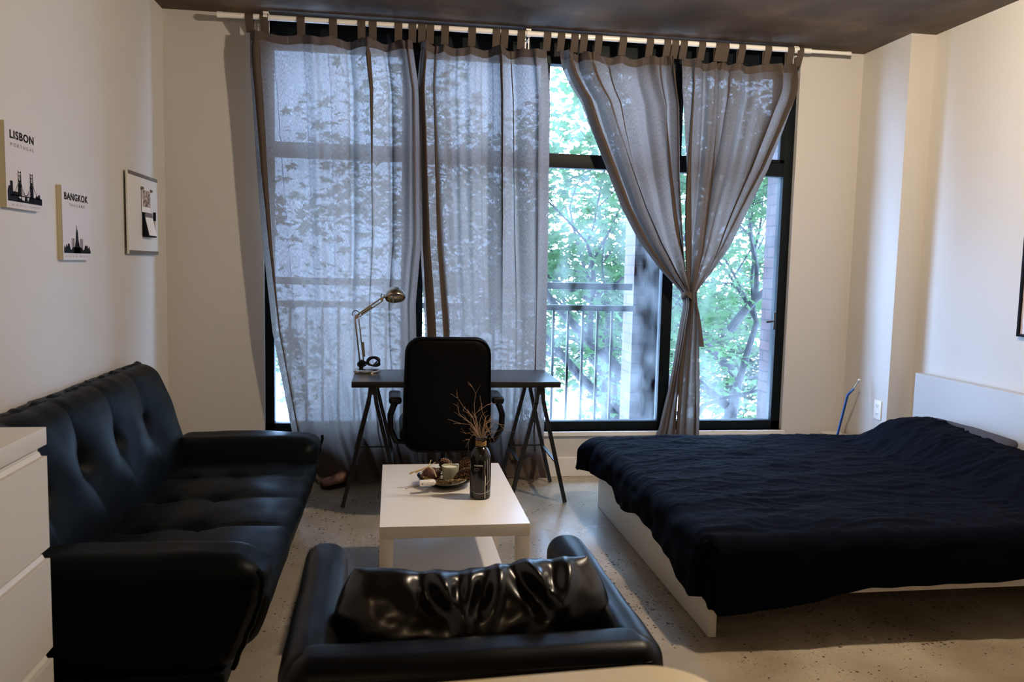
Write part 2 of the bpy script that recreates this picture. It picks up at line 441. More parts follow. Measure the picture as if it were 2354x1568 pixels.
# ------------------------------------------------------------------ room shell
XL, XR, XC, YB, YC, ZC = -1.365, 3.305, 3.14, 5.22, 4.71, 2.875
YN = -2.6
WX0, WX1, WZ0, WZ1 = -0.79, 2.69, 0.305, 2.872      # window opening
struct('floor', MB().box(XL-.2, XR+.2, YN-.2, YB+.35, -.15, 0), m_floor)
struct('ceiling', MB().box(XL-.2, XR+.2, YN-.2, YB+.35, ZC, ZC+.25), m_ceil)
struct('wall_left', MB().box(XL-.2, XL, YN, YB+.35, 0, ZC), m_wall)
struct('wall_right', MB().box(XR, XR+.2, YN, YB+.35, 0, ZC), m_wall)
struct('wall_near', MB().box(XL-.2, XR+.2, YN-.2, YN, 0, ZC), m_wall)
w = MB().box(XL, WX0, YB, YB+.10, 0, ZC).box(WX1, XR, YB, YB+.10, 0, ZC).box(WX0, WX1, YB, YB+.10, 0, WZ0)
struct('wall_window', w, m_wall)
struct('wall_column', MB().box(XC, XR, YC, YB, 0, ZC, ), m_wall)
struct('baseboard_window', MB().box(XL, XC, YB-.012, YB, 0, .132, .003), m_trim)
struct('baseboard_left', MB().box(XL, XL+.012, YN, YB-.012, 0, .132, .003), m_trim)
struct('baseboard_right', MB().box(XR-.012, XR, YN, YC, 0, .132, .003), m_trim)
struct('trim_1', MB().box(WX0-.01, WX1+.015, YB-.022, YB+.05, WZ0-.028, WZ0, .003), m_trim)
# facade round the room, outside; unseen upper wall added to block the sun
struct('wall_facade', MB().box(XL-3, XR+3, YB+.05, YB+.35, ZC+.25, ZC+5).box(XL-3, XR+3, YN, YB+.35, -4.2, -.15).box(XL-3, WX0, YB+.10, YB+.40, -.15, ZC+.25).box(WX1, XR+3, YB+.10, YB+.40, -.15, ZC+.25).box(WX0, WX1, YB+.12, YB+.38, -.15, WZ0-.02), m_brick)

# window: black frame, four bays, transom, panes
fr = thing('window_1', (0.95, YB+.05, WZ0), 'wide black framed window behind the grey curtains, four bays with a transom', 'window')
del fr['category']; del fr['label']; fr['kind'] = 'structure'
FY0, FY1 = YB+.035, YB+.115
mb = MB()
mb.box(WX0, WX0+.055, FY0, FY1, WZ0, WZ1, .003).box(WX1-.065, WX1, FY0, FY1, WZ0, WZ1, .003)
mb.box(WX0, WX1, FY0, FY1, WZ0, WZ0+.06, .003).box(WX0, WX1, FY0, FY1, 2.70, WZ1, .003)
MUL = [(.055,.195),(.945,.995),(1.80,1.875)]
for a, b in MUL: mb.box(a, b, FY0+.005, FY1-.005, WZ0, WZ1, .003)
mb.box(WX0, WX1, FY0+.003, FY1-.003, 2.045, 2.135, .003)
mb.build('frame', m_frame, fr)
bays = [WX0+.055, .055, .195, .945, .995, 1.80, 1.875, WX1-.065]
# inner sash of the right-hand bay
mb = MB()
x0, x1 = 1.875, WX1-.065
mb.box(x1-.035, x1, FY0-.004, FY0+.03, 2.135, 2.70, .002).box(x0, x0+.02, FY0-.004, FY0+.03, 2.135, 2.70, .002)
mb.box(x0, x1, FY0-.004, FY0+.03, 2.135, 2.155, .002)
mb.build('sash', m_frame, fr)
for i in range(4):
    for z0, z1 in ((WZ0+.06, 2.045), (2.135, 2.70)):
        MB().box(bays[2*i], bays[2*i+1], YB+.07, YB+.074, z0, z1).build('pane', m_pane, fr, smooth=False)
hb = MB().tube([(2.585,YB+.03,1.06),(2.585,YB-.0,1.06),(2.535,YB-.005,1.055)], .007, 8).box(2.604,2.618,YB+.022,YB+.036,1.00,1.12,.004)
tag(hb.build('handle', m_channel, fr), 'small grey handle at the right edge')
MB().box(.985,1.0,YB+.0,YB+.036,.98,1.14,.003).build('handle', m_frame, fr)

# ------------------------------------------------------------------ outside: balcony parts, trees
struct('ground', MB().box(-60,60,YB+.36,90,-4.4,-4.2), m_ground)
b = MB().box(1.815,1.905,5.957,6.22,-4.2,5.5)
tag(b.build('brick_pier', m_brick, smooth=False), 'red brick pier beside the balcony railing, seen through the middle glass', 'pier')
b = MB().box(1.907,2.03,6.03,6.10,-4.2,5.5).box(1.907,1.925,5.955,6.04,-4.2,5.5).box(2.005,2.03,5.955,6.04,-4.2,5.5)
tag(b.build('steel_channel', m_channel, smooth=False), 'grey steel channel standing upright next to the brick pier', 'column')
rl = thing('balcony_railing', (.4,5.93,-.1), 'dark green metal balcony railing with two rails and thin upright bars outside the glass', 'railing')
MB().box(-1.3,1.79,5.90,5.96,1.235,1.285,.004).build('top_rail', m_rail, rl)
MB().box(-1.3,1.815,5.90,5.96,1.075,1.118,.004).build('lower_rail', m_rail, rl)
MB().box(-1.3,1.815,5.91,5.95,-.02,.02,.004).build('bottom_rail', m_rail, rl)
for k in range(27):
    x = 1.645 - k*.1125
    MB().box(x-.009,x+.009,5.921,5.939,.02,1.08,.002).build('baluster', m_rail, rl)

def grow_tree(name, base, height, spread, nleaf, leaf_r, seed, label, lm, low=.15, lean=0.0):
    rnd = random.Random(seed)
    root = thing(name, base, label, 'tree')
    wood = MB(); tips = []
    def branch(p, d, length, r, depth):
        n = 5; pts = [p.copy()]; rs = [r]
        for i in range(n):
            d = (d + Vector((rnd.uniform(-1,1), rnd.uniform(-1,1), rnd.uniform(-.5,.9)))*.16).normalized()
            p = p + d*(length/n); pts.append(p.copy()); rs.append(r*(1-.5*(i+1)/n))
            if depth >= 1: tips.append((p.copy(), depth))
        wood.tube(pts, rs, 6 if depth else 9, cap=False)
        if depth >= 4: return
        for k in range(3 if depth < 3 else 2):
            j = rnd.choice((2,3,4,5)) if k else 5
            a = rnd.uniform(0, 2*PI); tilt = rnd.uniform(.4,1.0)
            q = d.orthogonal().normalized(); q = Matrix.Rotation(a, 3, d) @ q
            nd = (d*math.cos(tilt) + q*math.sin(tilt)*spread).normalized()
            branch(pts[j], nd, length*rnd.uniform(.62,.82), rs[j]*.72, depth+1)
    b0 = Vector(base)
    top = b0 + Vector((lean,0,height*low))
    wood.tube([b0, b0.lerp(top,.5)+Vector((.05,0,0)), top], [height*.022, height*.019, height*.017], 10, cap=False)
    for k in range(5):
        a = 2*PI*k/5 + rnd.uniform(-.3,.3)
        branch(top + Vector((0,0,height*.07*k)), Vector((math.cos(a)*.75*spread, math.sin(a)*.75*spread, rnd.uniform(.35,1.0))).normalized(), height*.21, height*.008, 0)
    branch(top, Vector((lean*.1,0,1)), height*.3, height*.010, 0)
    wood.build('trunk', m_bark, root)
    # leaves
    star = []
    for k in range(10):
        a = PI/2 + 2*PI*k/10; rr = 1.0 if k % 2 == 0 else .52
        star.append((math.cos(a)*rr, math.sin(a)*rr))
    V = []; Fs = []
    for i in range(nleaf):
        p, dp = tips[rnd.randrange(len(tips))]
        c = p + Vector((rnd.gauss(0,1), rnd.gauss(0,1), rnd.gauss(0,.6)))*height*.026
        R = Matrix.Rotation(rnd.uniform(0,2*PI),3,'Z') @ Matrix.Rotation(rnd.gauss(0,.55),3,'X') @ Matrix.Rotation(rnd.uniform(-.4,.4),3,'Y')
        s = leaf_r*rnd.uniform(.6,1.3); n = len(V)
        for x, y in star: V.append(c + R @ Vector((x*s, y*s, -abs(x)*s*.25)))
        Fs.append(tuple(range(n, n+10)))
    mb = MB(); mb.v = [tuple(v) for v in V]; mb.f = Fs
    mb.build('foliage', lm, root, smooth=None)
    return root
grow_tree('maple_tree', (2.95,9.4,-4.2), 8.5, 1.1, 11000, .066, 3, 'leafy green maple close outside the middle of the window', m_leaf, .30, -.2)
grow_tree('maple_tree', (4.8,11.2,-4.2), 8.2, 1.1, 9500, .066, 11, 'leafy maple seen right of the tied curtain', m_leaf, .30, .1)
grow_tree('maple_tree', (3.6,13.4,-4.2), 8.0, .9, 2400, .09, 8, 'maple farther off, its crown behind the two nearer maples', m_leaf, .30, .2)
grow_tree('street_tree', (6.6,17.0,-4.2), 6.6, 1.2, 7000, .10, 21, 'small pale bluish tree across the street, low at the right of the window', m_leaf_far, .2, 0)
grow_tree('street_tree', (-3.4,16.0,-4.2), 7.0, 1.2, 2500, .10, 31, 'thin pale tree far left, in the gap beside the left curtain', m_leaf_far, .2, 0)

# ------------------------------------------------------------------ curtain rod
RODY = 5.115
def rodz(x): return 2.838 + .003*(x-.9)
rd = thing('curtain_rod', (.9,RODY,2.83), 'white telescoping curtain rod running under the concrete ceiling', 'curtain rod')
MB().tube([(-1.01,RODY,rodz(-1.01)),(2.70,RODY,rodz(2.70))], .0165, 14).build('rod', m_white, rd)
tag(MB().tube([(2.62,RODY,rodz(2.62)),(2.965,RODY,rodz(2.96))], .0115, 12).build('inner_rod', m_white, rd), 'thinner inner section at the right end')
MB().tube([(-1.03,RODY,rodz(-1.02)),(-1.0,RODY,rodz(-1.0))], .0185, 12).build('end_cap', m_white, rd)
MB().tube([(2.955,RODY,rodz(2.95)),(2.98,RODY,rodz(2.98))], .013, 12).build('end_cap', m_white, rd)
for x in (-.755,.825,2.60):
    MB().box(x-.004,x+.004,RODY-.004,YB+.036,2.80,2.808,.001).box(x-.014,x-.006,RODY+.05,RODY+.056,2.735,2.83).box(x+.006,x+.014,RODY+.05,RODY+.056,2.735,2.83)\
        .tube([(x-.012,RODY,rodz(x)),(x+.012,RODY,rodz(x))], .0215, 12).box(x-.016,x+.016,RODY-.003,RODY+.06,2.855,2.868,.002).build('bracket', m_white, rd)

# ------------------------------------------------------------------ curtains
def px_rodx(px): return atY(px, 80, RODY).x
HEMZ, TOPZ = 2.702, 2.758
def curtain(name, label, tab_px, left, right, seed, amp=1.0, zbot=.02, cloth=.205, tied=None, group=None, Yc=5.135):
    rnd = random.Random(seed)
    tx = [px_rodx(p) for p in tab_px]; nt = len(tx)
    root = thing(name, ((tx[0]+tx[-1])/2, Yc, zbot), label, 'curtain', group)
    sgn = [rnd.choice((-1,1)) if k % 3 else (1 if k % 2 else -1) for k in range(nt)]
    PV = [rnd.uniform(.15,1.0) for _ in range(nt)]; PV[0] = .9; PD = [rnd.uniform(-.3,.9) for _ in range(nt)]
    A = [min(.45*math.sqrt(max(cloth**2-(tx[k+1]-tx[k])**2,0.0)), .058) for k in range(nt-1)]
    ph = [rnd.uniform(0,6.28) for _ in range(12)]
    fr_ = [rnd.uniform(3.0,5.5), rnd.uniform(7,10), rnd.uniform(13,19), rnd.uniform(22,30)]
    u0s = [(x-tx[0])/(tx[-1]-tx[0]) for x in tx]
    def surf(t, z):
        k = min(int(t), nt-2); s = t-k; un = t/(nt-1)
        uu = u0s[k]*(1-s) + u0s[k+1]*s
        dz = max(0.0, (TOPZ - z))
        blend = min(1.0, dz/1.8)
        w = uu*(1-.55*blend) + un*.55*blend
        L = interp(-z, [(-p[0],p[1]) for p in left]); R = interp(-z, [(-p[0],p[1]) for p in right])
        x = L + (R-L)*w
        kk = min(1.0, dz/.30); x = x*kk + (tx[k]*(1-s)+tx[k+1]*s)*(1-kk)
        sm = min(1.0, dz/.10)
        tight = min(1.0, abs(R-L)/max(.05,(tx[-1]-tx[0])))
        wob = .35*math.sin(1.7*z+ph[0])
        f = sgn[k]*A[k]*math.sin(PI*s)*(1-.25*blend)
        f += A[k]*.35*math.sin(2*PI*s*1.5 + ph[k % 12])*math.sin(PI*s)
        f += .012*sm*math.sin(fr_[0]*un*2*PI/2 + ph[1] + wob) + .010*sm*math.sin(fr_[1]*un*2*PI/2+ph[2]+.8*math.sin(1.1*z+ph[3]))
        f += .0055*sm*math.sin(fr_[2]*un*PI+ph[4]+1.2*math.sin(.9*z+ph[5])) + .0025*sm*math.sin(fr_[3]*un*PI+ph[6]+.9*z)
        f += .010*sm*mnoise.noise(Vector((un*7, z*1.1, seed)))
        y = Yc + f*amp*(.35+.65*tight if tied else 1)
        # pleats lean sideways where the tabs crowd together
        x += sm*A[k]*.70*PV[k]*(1-PD[k]*blend)*(1+.25*math.sin(1.9*z+ph[(k+5)%12]))*math.sin(2*PI*s)*tight
        if tied: x += (1-tight)*(R-L)*(.13*math.sin(2*PI*un*2.7+ph[11]+.5*z) + .075*math.sin(2*PI*un*5.9+ph[3]-.7*z))
        if tied:
            g = math.exp(-((z-tied)/.22)**2)
            y = y*(1-.35*g) + (Yc-.02)*.35*g
            # fine gathers towards the tie
            gg = math.exp(-((z-tied)/.75)**2)
            y += gg*(.024*math.sin(un*2*PI*3.1+ph[7]+.6*z) + .010*math.sin(un*2*PI*7.1+ph[8]+z))
            y -= .045*gg*math.sin(PI*un)
        else:
            if z < .12:                                  # cloth resting on the floor
                q = (.12-z)/.12; y -= .05*q*q*(1+.6*math.sin(fr_[0]*un*5+ph[9])); x += .03*q*math.sin(fr_[1]*un*3+ph[10])
        y = min(y, 5.185)
        if .55 < z < 1.7:                                # pushed back by the desk
            q = min(1, (z-.55)/.12)*min(1, (1.7-z)/.7)*min(1, max(0,(x+.50)/.25))*min(1, max(0,(1.35-x)/.3))
            y = y*(1-q) + (5.155+.25*(y-5.135))*q
        return Vector((x, max(y, 5.03), z))
    def sag(t):
        s = t-int(t) if t < nt-1 else 0
        k = min(int(t), nt-2)
        return .020*math.sin(PI*s)**.7*min(1,(tx[k+1]-tx[k])/.12) if 0 < s < 1 else 0
    nper = 18; nu = (nt-1)*nper
    # main cloth
    zs = [HEMZ + .006] + [HEMZ - (HEMZ-zbot)*(k/120.0) for k in range(1,121)]
    P = []; uv = []
    for z in zs:
        row = []
        for j in range(nu+1):
            t = j/nper; zz = z - sag(t)*.6 if z > HEMZ-.02 else z
            row.append(surf(min(t,nt-1), zz)); uv.append((t*cloth+seed*.037, z))
        P.append(row)
    MB().grid(P).rough_smooth('panel', m_sheer, root, uv=uv)
    # doubled header band
    P = []; uv = []
    for r in range(7):
        q = r/6; row = []
        for j in range(nu+1):
            t = j/nper; sg = sag(t); z = (TOPZ - sg) + (HEMZ-.6*sg - TOPZ + sg)*q
            p = surf(t, z); p.y -= .0022; row.append(p); uv.append((t*cloth, z))
        P.append(row)
    MB().grid(P).rough_smooth('header_band', m_hem, root, uv=uv)
    # tab loops
    for k in range(nt):
        b = surf(k, TOPZ); hw = .023; rz = rodz(tx[k])
        xb = b.x; xt = tx[k]
        path = [(b.y-.003, TOPZ-.012, xb), (RODY-.021, rz-.018, xt), (RODY-.0195, rz+.004, xt), (RODY-.010, rz+.0175, xt), (RODY, rz+.0200, xt),
                (RODY+.010, rz+.0175, xt), (RODY+.0195, rz+.004, xt), (RODY+.021, rz-.02, xt), (b.y+.003, TOPZ-.012, xb)]
        P = [[Vector((x-hw, y, z)), Vector((x-hw*.3, y-.0006, z)), Vector((x+hw*.3, y-.0006, z)), Vector((x+hw, y, z))] for y, z, x in path]
        uv = [(i*.02+j*.015, z) for i, (y,z,x) in enumerate(path) for j in range(4)]
        MB().grid(P).rough_smooth('tab', m_hem, root, uv=uv)
    return root

def E(pts): # edge from (px,py) list on the curtain plane -> (z,x)
    r = []
    for px, py in pts:
        p = atY(px, py, 5.12); r.append((p.z, p.x))
    r.sort(key=lambda q: -q[0]); return r
curtain('curtain', 'sheer grey curtain panel at far left, its edge sweeping in behind the desk',
        [574,608,692,766,831,857,916,948],
        E([(566,70),(577,200),(590,400),(603,560),(625,760),(672,1000),(700,1070),(722,1112)]),
        E([(962,80),(966,300),(968,560),(956,700),(962,1000),(985,1110)]), 2, group=None)
curtain('curtain', 'sheer grey curtain panel hanging straight behind the office chair, ending at bare glass',
        [970,989,1023,1085,1141,1160,1198,1258],
        E([(955,80),(962,300),(966,560),(978,760),(975,1000),(990,1110)]),
        E([(1268,90),(1266,200),(1262,400),(1260,650),(1256,850),(1250,1000),(1256,1108)]), 5)
KN = atY(1580,680,5.1).z
MID = [(1562,110),(1561,160),(1566,400),(1574,560),(1581,680),(1572,760),(1562,860),(1552,1012)]
curtain('curtain', 'grey linen curtain panel tied in, left half of the tied pair',
        [1290,1321,1342,1376,1432,1494,1534,1552],
        E([(1282,90),(1320,185),(1356,290),(1388,370),(1432,480),(1472,555),(1520,620),(1566,670),(1573,700),(1562,760),(1550,830),(1536,900),(1517,980),(1508,1012),(1500,1060)]),
        E(MID), 7, tied=KN, zbot=.12)
curtain('curtain', 'grey linen curtain panel tied in, right half sweeping up to the end of the rod',
        [1572,1614,1653,1668,1706,1766,1818,1840],
        E([(1567,110),(1568,160),(1572,400),(1577,560),(1581,680),(1572,760),(1562,860),(1552,1012)]),
        E([(1850,110),(1836,210),(1800,300),(1762,390),(1715,480),(1670,570),(1630,628),(1597,672),(1600,700),(1603,760),(1605,850),(1606,930),(1605,1012),(1605,1060)]), 9, tied=KN, zbot=.12)
# knotted strip holding the pair
kc = atY(1582,682,5.075)
tb = thing('curtain_tie', kc, 'knotted strip of grey fabric gathering the right pair of curtains', 'curtain tie')
P = []
for i in range(5):
    row = []
    for k in range(24):
        a = 2*PI*k/24; row.append((kc.x + (.040-.004*abs(i-2))*math.cos(a), 5.095+(.046-.004*abs(i-2))*math.sin(a), kc.z-.018+.009*i + .014*math.cos(a*1+2)))
    P.append(row)
uvr = [(k*.01, i*.01) for i in range(5) for k in range(24)]
MB().grid(P, closed_u=True).rough_smooth('loop', m_hem, tb, uv=uvr)
kn = []
for i in range(9):
    q = i/8
    kn.append([(kc.x-.026+.040*q + .006*math.sin(3*q), 5.050-.012*math.sin(PI*q), kc.z+.026-.034*q + d) for d in (.014,.006,-.006,-.016)])
MB().grid(kn).rough_smooth('knot', m_hem, tb, uv=[(i*.01,j*.01) for i in range(9) for j in range(4)])
tail = [(1598,690),(1605,720),(1609,750),(1611,775),(1613,797)]
P = []
for i, (a, b_) in enumerate(tail):
    p = atY(a, b_, 5.06); hw = (.006,.009,.011,.014,.018)[i]
    P.append([(p.x-hw, p.y, p.z), (p.x, p.y-.006, p.z-.002), (p.x+hw, p.y, p.z)])
MB().grid(P).rough_smooth('tail', m_hem, tb, uv=[(i*.02,j*.01) for i in range(5) for j in range(3)])

# ------------------------------------------------------------------ desk on two trestles
DX0, DX1, DY0, DY1, DZ = -.221, .977, 4.575, 5.115, .733
d = thing('desk', ((DX0+DX1)/2, (DY0+DY1)/2, 0), 'black-brown desk top on two black trestles in front of the window', 'desk')
MB().box(DX0,DX1,DY0,DY1,DZ-.034,DZ,.002).build('desktop', m_desk, d)
for cx in (-.105, .862):
    t = MB()
    for y in (DY0+.035, DY1-.05):
        t.box(cx-.02,cx+.02,y-.012,y+.012,.655,.699)
    t.box(cx-.02,cx+.02,DY0+.03,DY1-.04,.680,.699)
    tr = t.build('trestle', m_metalb, d)
    for y in (DY0+.035, DY1-.05):
        for s in (-1,1):
            MB().bar((cx+s*.012,y,.69),(cx+s*.022,y,.60),.022,.022).bar((cx+s*.022,y,.605),(cx+s*.165,y,.006),.022,.022).build('leg', m_metalb, tr)
    for s in (-1,1):
        x = cx+s*.110
        MB().bar((x,DY0+.035,.245),(x,DY1-.05,.245),.020,.008).build('crossbar', m_metalb, tr)
    MB().bar((cx-.11,DY1-.05,.25),(cx+.11,DY1-.05,.25),.008,.018).build('crossbar', m_metalb, tr)

# ------------------------------------------------------------------ desk lamp
lb = Vector((-.148, 4.98, DZ))
dl = thing('desk_lamp', lb, 'brushed nickel work lamp with a bent arm at the left end of the desk', 'lamp')
MB().lathe(lb, [(0,0),(.083,0),(.085,.006),(.084,.014),(.074,.021),(.05,.024),(0,.025)], 40).build('base', m_chrome, dl)
j0 = lb + Vector((-.035,0,.045)); j1 = atY(820,728,4.98); j2 = atY(878,688,4.97); hd = atY(908,676,4.96)
MB().tube([j0-Vector((0,0,.025)), j0+Vector((0,0,.03))], .013, 12).box(j0.x-.02,j0.x+.025,j0.y-.014,j0.y+.014,j0.z,j0.z+.02,.004).build('swivel', m_plastic, dl)
m_ = MB()
m_.tube([j0+Vector((-.006,0,0)), j1+Vector((-.010,0,-.004))], .0052, 8).tube([j0+Vector((.016,0,.01)), j1+Vector((.012,0,-.01))], .0042, 8)
m_.tube([j0+Vector((.018,.006,.05)), j0+Vector((.010,.006,.14))], .007, 8)
m_.build('lower_arm', m_chrome, dl)
m_ = MB(); dv = (j2-j1).normalized(); nn = Vector((-dv.z,0,dv.x))
m_.tube([j1+nn*.008, j2+nn*.008], .0048, 8).tube([j1-nn*.010+dv*.01, j2-nn*.010], .0042, 8).tube([j1-nn*.001+dv*.03, j1-nn*.001+dv*.11],.0065,8)
m_.build('upper_arm', m_chrome, dl)
MB().tube([j1+Vector((0,-.014,0)), j1+Vector((0,.014,0))], .012, 12).build('joint', m_chrome, dl)
MB().tube([j2+Vector((0,-.014,0)), j2+Vector((0,.014,0))], .011, 12).tube([j2+Vector((-.004,0,0)), hd+Vector((-.048,0,-.002))], .007, 8).build('joint', m_chrome, dl)
ring = [j1+Vector((-.006+.021*math.cos(a), .0, .018+.019*math.sin(a))) for a in [i*2*PI/14 - .6 for i in range(11)]]
MB().tube(ring, .0028, 6).build('cord', m_plastic, dl)
MB().tube([j2+Vector((-.008,0,.0)), j2+Vector((-.002,0,.034)), j2+Vector((.012,0,.030)), j2+Vector((.034,0,.006))], .0028, 6).build('cord', m_plastic, dl)
Rm = Matrix.Rotation(math.radians(-30), 3, 'X') @ Matrix.Rotation(math.radians(-4), 3, 'Y')
prof = [(.061,-.030),(.0625,-.026),(.061,-.012),(.056,.006),(.047,.021),(.034,.032),(.018,.038),(.010,.040),(.009,.046),(0,.047)]
inn = [(0,.035),(.017,.034),(.033,.028),(.045,.018),(.054,.004),(.059,-.013),(.060,-.029),(.061,-.030)]
sh = MB().lathe(hd, inn+prof, 40, M=Rm).build('lamp_shade', m_chrome, dl)
bl = MB().lathe(hd, [(0,-.014),(.012,-.011),(.019,-.001),(.020,.008),(.014,.022),(.010,.033)], 20, M=Rm).build('bulb', m_frost, dl)
MB().tube([hd+Vector((-.01,-.02,-.03)), hd+Vector((-.012,-.02,-.075))], .0012, 5).build('pull_cord', m_chrome, dl)
coil = []
for i in range(210):
    a = i*.21; g = mnoise.noise(Vector((i*.045, 3.3, 0))); h_ = mnoise.noise(Vector((i*.045, 9.1, 0)))
    c0 = lb+Vector((.040+.012*h_,-.005,.066+.010*g))
    coil.append(c0 + Vector(((.034+.016*g)*math.cos(a+h_), .018*math.sin(i*.13), (.026+.014*h_)*math.sin(a))))
m_ = MB().tube(coil, .0042, 6)
c2 = []
for i in range(70):
    a = i*.33; c2.append(lb+Vector((-.030,-.004,.050)) + Vector((.026*math.cos(a), .014*math.sin(i*.5), (.016+.004*math.sin(i*.3))*math.sin(a))))
m_.tube(c2, .0036, 6).build('power_cord', m_plastic, dl)

# ------------------------------------------------------------------ office chair, its back to the camera
CX, CYB = .296, 4.26
oc = thing('office_chair', (CX, 4.5, 0), 'black high-backed office chair facing the desk with its back to the room', 'office chair')
def outline(a, hw, hz, r):
    """rounded rectangle, a in 0..1 round the edge"""
    seg = [2*(hw-r), PI/2*r, 2*(hz-r), PI/2*r]*2; L_ = sum(seg); d = a*L_; x0 = -(hw-r); 
    dirs = [(1,0),(0,-1),(-1,0),(0,1)]
    cs = [(hw-r,hz-r),(hw-r,-(hz-r)),(-(hw-r),-(hz-r)),(-(hw-r),hz-r)]
    for k in range(4):
        if d <= seg[2*k]:
            if k == 0: return (-(hw-r)+d, hz)
            if k == 1: return (hw, hz-r-d)
            if k == 2: return (hw-r-d, -hz)
            return (-hw, -(hz-r)+d)
        d -= seg[2*k]
        if d <= seg[2*k+1]:
            t = d/r; c = cs[k]; b0 = (PI/2, 0, -PI/2, PI)[k]
            return (c[0]+r*math.cos(b0-t), c[1]+r*math.sin(b0-t))
        d -= seg[2*k+1]
    return (-(hw-r), hz)
def backpt(x, y, z):
    h = (z+.31)/.62
    return Vector((CX + x*(1.05-.06*h), CYB + .03 + y - .035*h - .015*(1-(x/.23)**2), .71+z))
P = []
prof_ = [(.03,-.040),(.35,-.040),(.65,-.040),(.85,-.039),(.93,-.035),(.975,-.026),(.995,-.013),(1.0,.002),(.998,.016),(.985,.030),(.95,.043),(.88,.050),(.65,.052),(.35,.052),(.03,.052)]
for sc_, y in prof_:
    row = []
    for k in range(96):
        ox_, oz_ = outline(k/96, .228, .310, .085)
        if sc_ > .8: q = 1-(1-sc_)*.45; row.append(backpt(ox_-(1-sc_)*.228*math.copysign(min(1,abs(ox_)/.1),ox_), y, oz_-(1-sc_)*.228*math.copysign(min(1,abs(oz_)/.1),oz_)))
        else: row.append(backpt(ox_*sc_, y, oz_*sc_))
    P.append(row)
mb = MB().grid(P, closed_u=True)
mb.f += [tuple(range(96)), tuple(range(14*96,15*96))[::-1]]
mb.rough_smooth('backrest', m_chair, oc)
MB().tube([backpt(*(lambda o_: (o_[0]*.965, -.037, o_[1]*.975))(outline(k/72, .228, .310, .085))) for k in range(73)], .005, 6, cap=False).build('piping', m_chair, oc)
v, f_ = rbox_geo((CX-.25,4.30,.43),(CX+.25,4.78,.53), .045, (8,8,1), 4)
MB().add(v, f_).rough_smooth('seat', m_chair, oc)
for s in (-1,1):
    ar = MB().add(*rbox_geo((CX+s*.275-.034,4.27,.655),(CX+s*.275+.034,4.52,.695), .016, (1,4,1), 3)).rough_smooth('armrest', m_plastic, oc)
    MB().tube([(CX+s*.275,4.29,.67),(CX+s*.30,4.285,.60),(CX+s*.298,4.30,.52),(CX+s*.27,4.36,.44),(CX+s*.20,4.42,.42)], [.019,.017,.016,.015,.015], 10).build('arm_support', m_plastic, ar)
MB().box(CX-.04,CX+.04,4.24,4.50,.40,.43,.008).bar((CX,4.27,.41),(CX,4.26,.60),.06,.02).build('back_bracket', m_plastic, oc)
MB().tube([(CX,4.54,.09),(CX,4.54,.30)], .028, 16).tube([(CX,4.54,.30),(CX,4.54,.435)], .016, 14).build('gas_lift', m_plastic, oc)
MB().tube([(CX+.02,4.5,.425),(CX+.17,4.40,.415)], .006, 8).build('lever', m_plastic, oc)
bs = MB().lathe((CX,4.54,.06), [(0,0),(.045,.0),(.045,.05),(0,.055)], 20)
for k in range(5):
    a = 2*PI*k/5+.3; bs.bar((CX,4.54,.095),(CX+.27*math.cos(a),4.54+.27*math.sin(a),.068),.035,.022)
bso = bs.build('base', m_plastic, oc)
for k in range(5):
    a = 2*PI*k/5+.3; x, y = CX+.27*math.cos(a), 4.54+.27*math.sin(a)
    MB().tube([(x-.02,y,.026),(x-.006,y,.026)], .026, 14).tube([(x+.006,y,.026),(x+.02,y,.026)], .026, 14).tube([(x,y,.03),(x,y,.065)], .007, 8).build('castor', m_plastic, bso)

# ------------------------------------------------------------------ coffee table
TX0, TX1, TY0, TY1, TZ = -.038, .512, 2.868, 3.785, .455
ct = thing('coffee_table', ((TX0+TX1)/2,(TY0+TY1)/2,0), 'white rectangular coffee table with a lower shelf in front of the armchair', 'coffee table')
MB().box(TX0,TX1,TY0,TY1,TZ-.046,TZ,.0015).build('tabletop', m_white, ct)
for x in (TX0,TX1-.05):
    for y in (TY0,TY1-.05):
        MB().box(x,x+.05,y,y+.05,0,TZ-.0465,.0012).build('leg', m_white, ct)
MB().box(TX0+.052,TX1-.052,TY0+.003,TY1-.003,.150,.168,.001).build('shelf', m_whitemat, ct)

# bottle with twigs
bc = Vector((.362,3.215,TZ+.001))
bt = thing('bottle_vase', bc, 'black bottle vase with white streaks and a rope-wrapped neck on the coffee table', 'vase')
prof = [(0,0),(.036,0),(.042,.005),(.0425,.02),(.043,.10),(.0425,.155),(.040,.175),(.034,.193),(.026,.205),(.0195,.211),(.0185,.218),(.0185,.238),(.023,.243),(.0235,.249),(.017,.250),(.015,.24),(.014,.21),(0,.205)]
MB().lathe(bc, prof, 48).build('bottle', m_bottle, bt)
rp = [bc+Vector((.0205*math.cos(i*.4), .0205*math.sin(i*.4), .213+.00155*i/4.0)) for i in range(60)]
MB().tube(rp, .0022, 6).build('neck_rope', m_rope, bt)
def on_bottle(a, z, r=.0432): return bc+Vector((r*math.sin(a), -r*math.cos(a), z))
mk = MB()
rnd = random.Random(6)
def stroke(pts, w=.0007): mk.tube([on_bottle(a, z) for a, z in pts], w, 5)
stroke([(.55,.165),(.62,.12),(.66,.07),(.70,.02)]); stroke([(.80,.17),(.86,.10),(.90,.03)], .0009)
stroke([(.30,.16),(.33,.14),(.30,.12),(.34,.10)], .0009)
stroke([(-.9,.032),(-.6,.026),(-.2,.025),(.2,.027),(.6,.031),(.9,.033)], .0008)
stroke([(.45,.06),(.55,.066),(.7,.072),(.9,.078)], .0008)
for z0 in (.142,.1385): stroke([(-.75+i*.05, z0+rnd.uniform(-.001,.0012)) for i in range(18)], .0010)
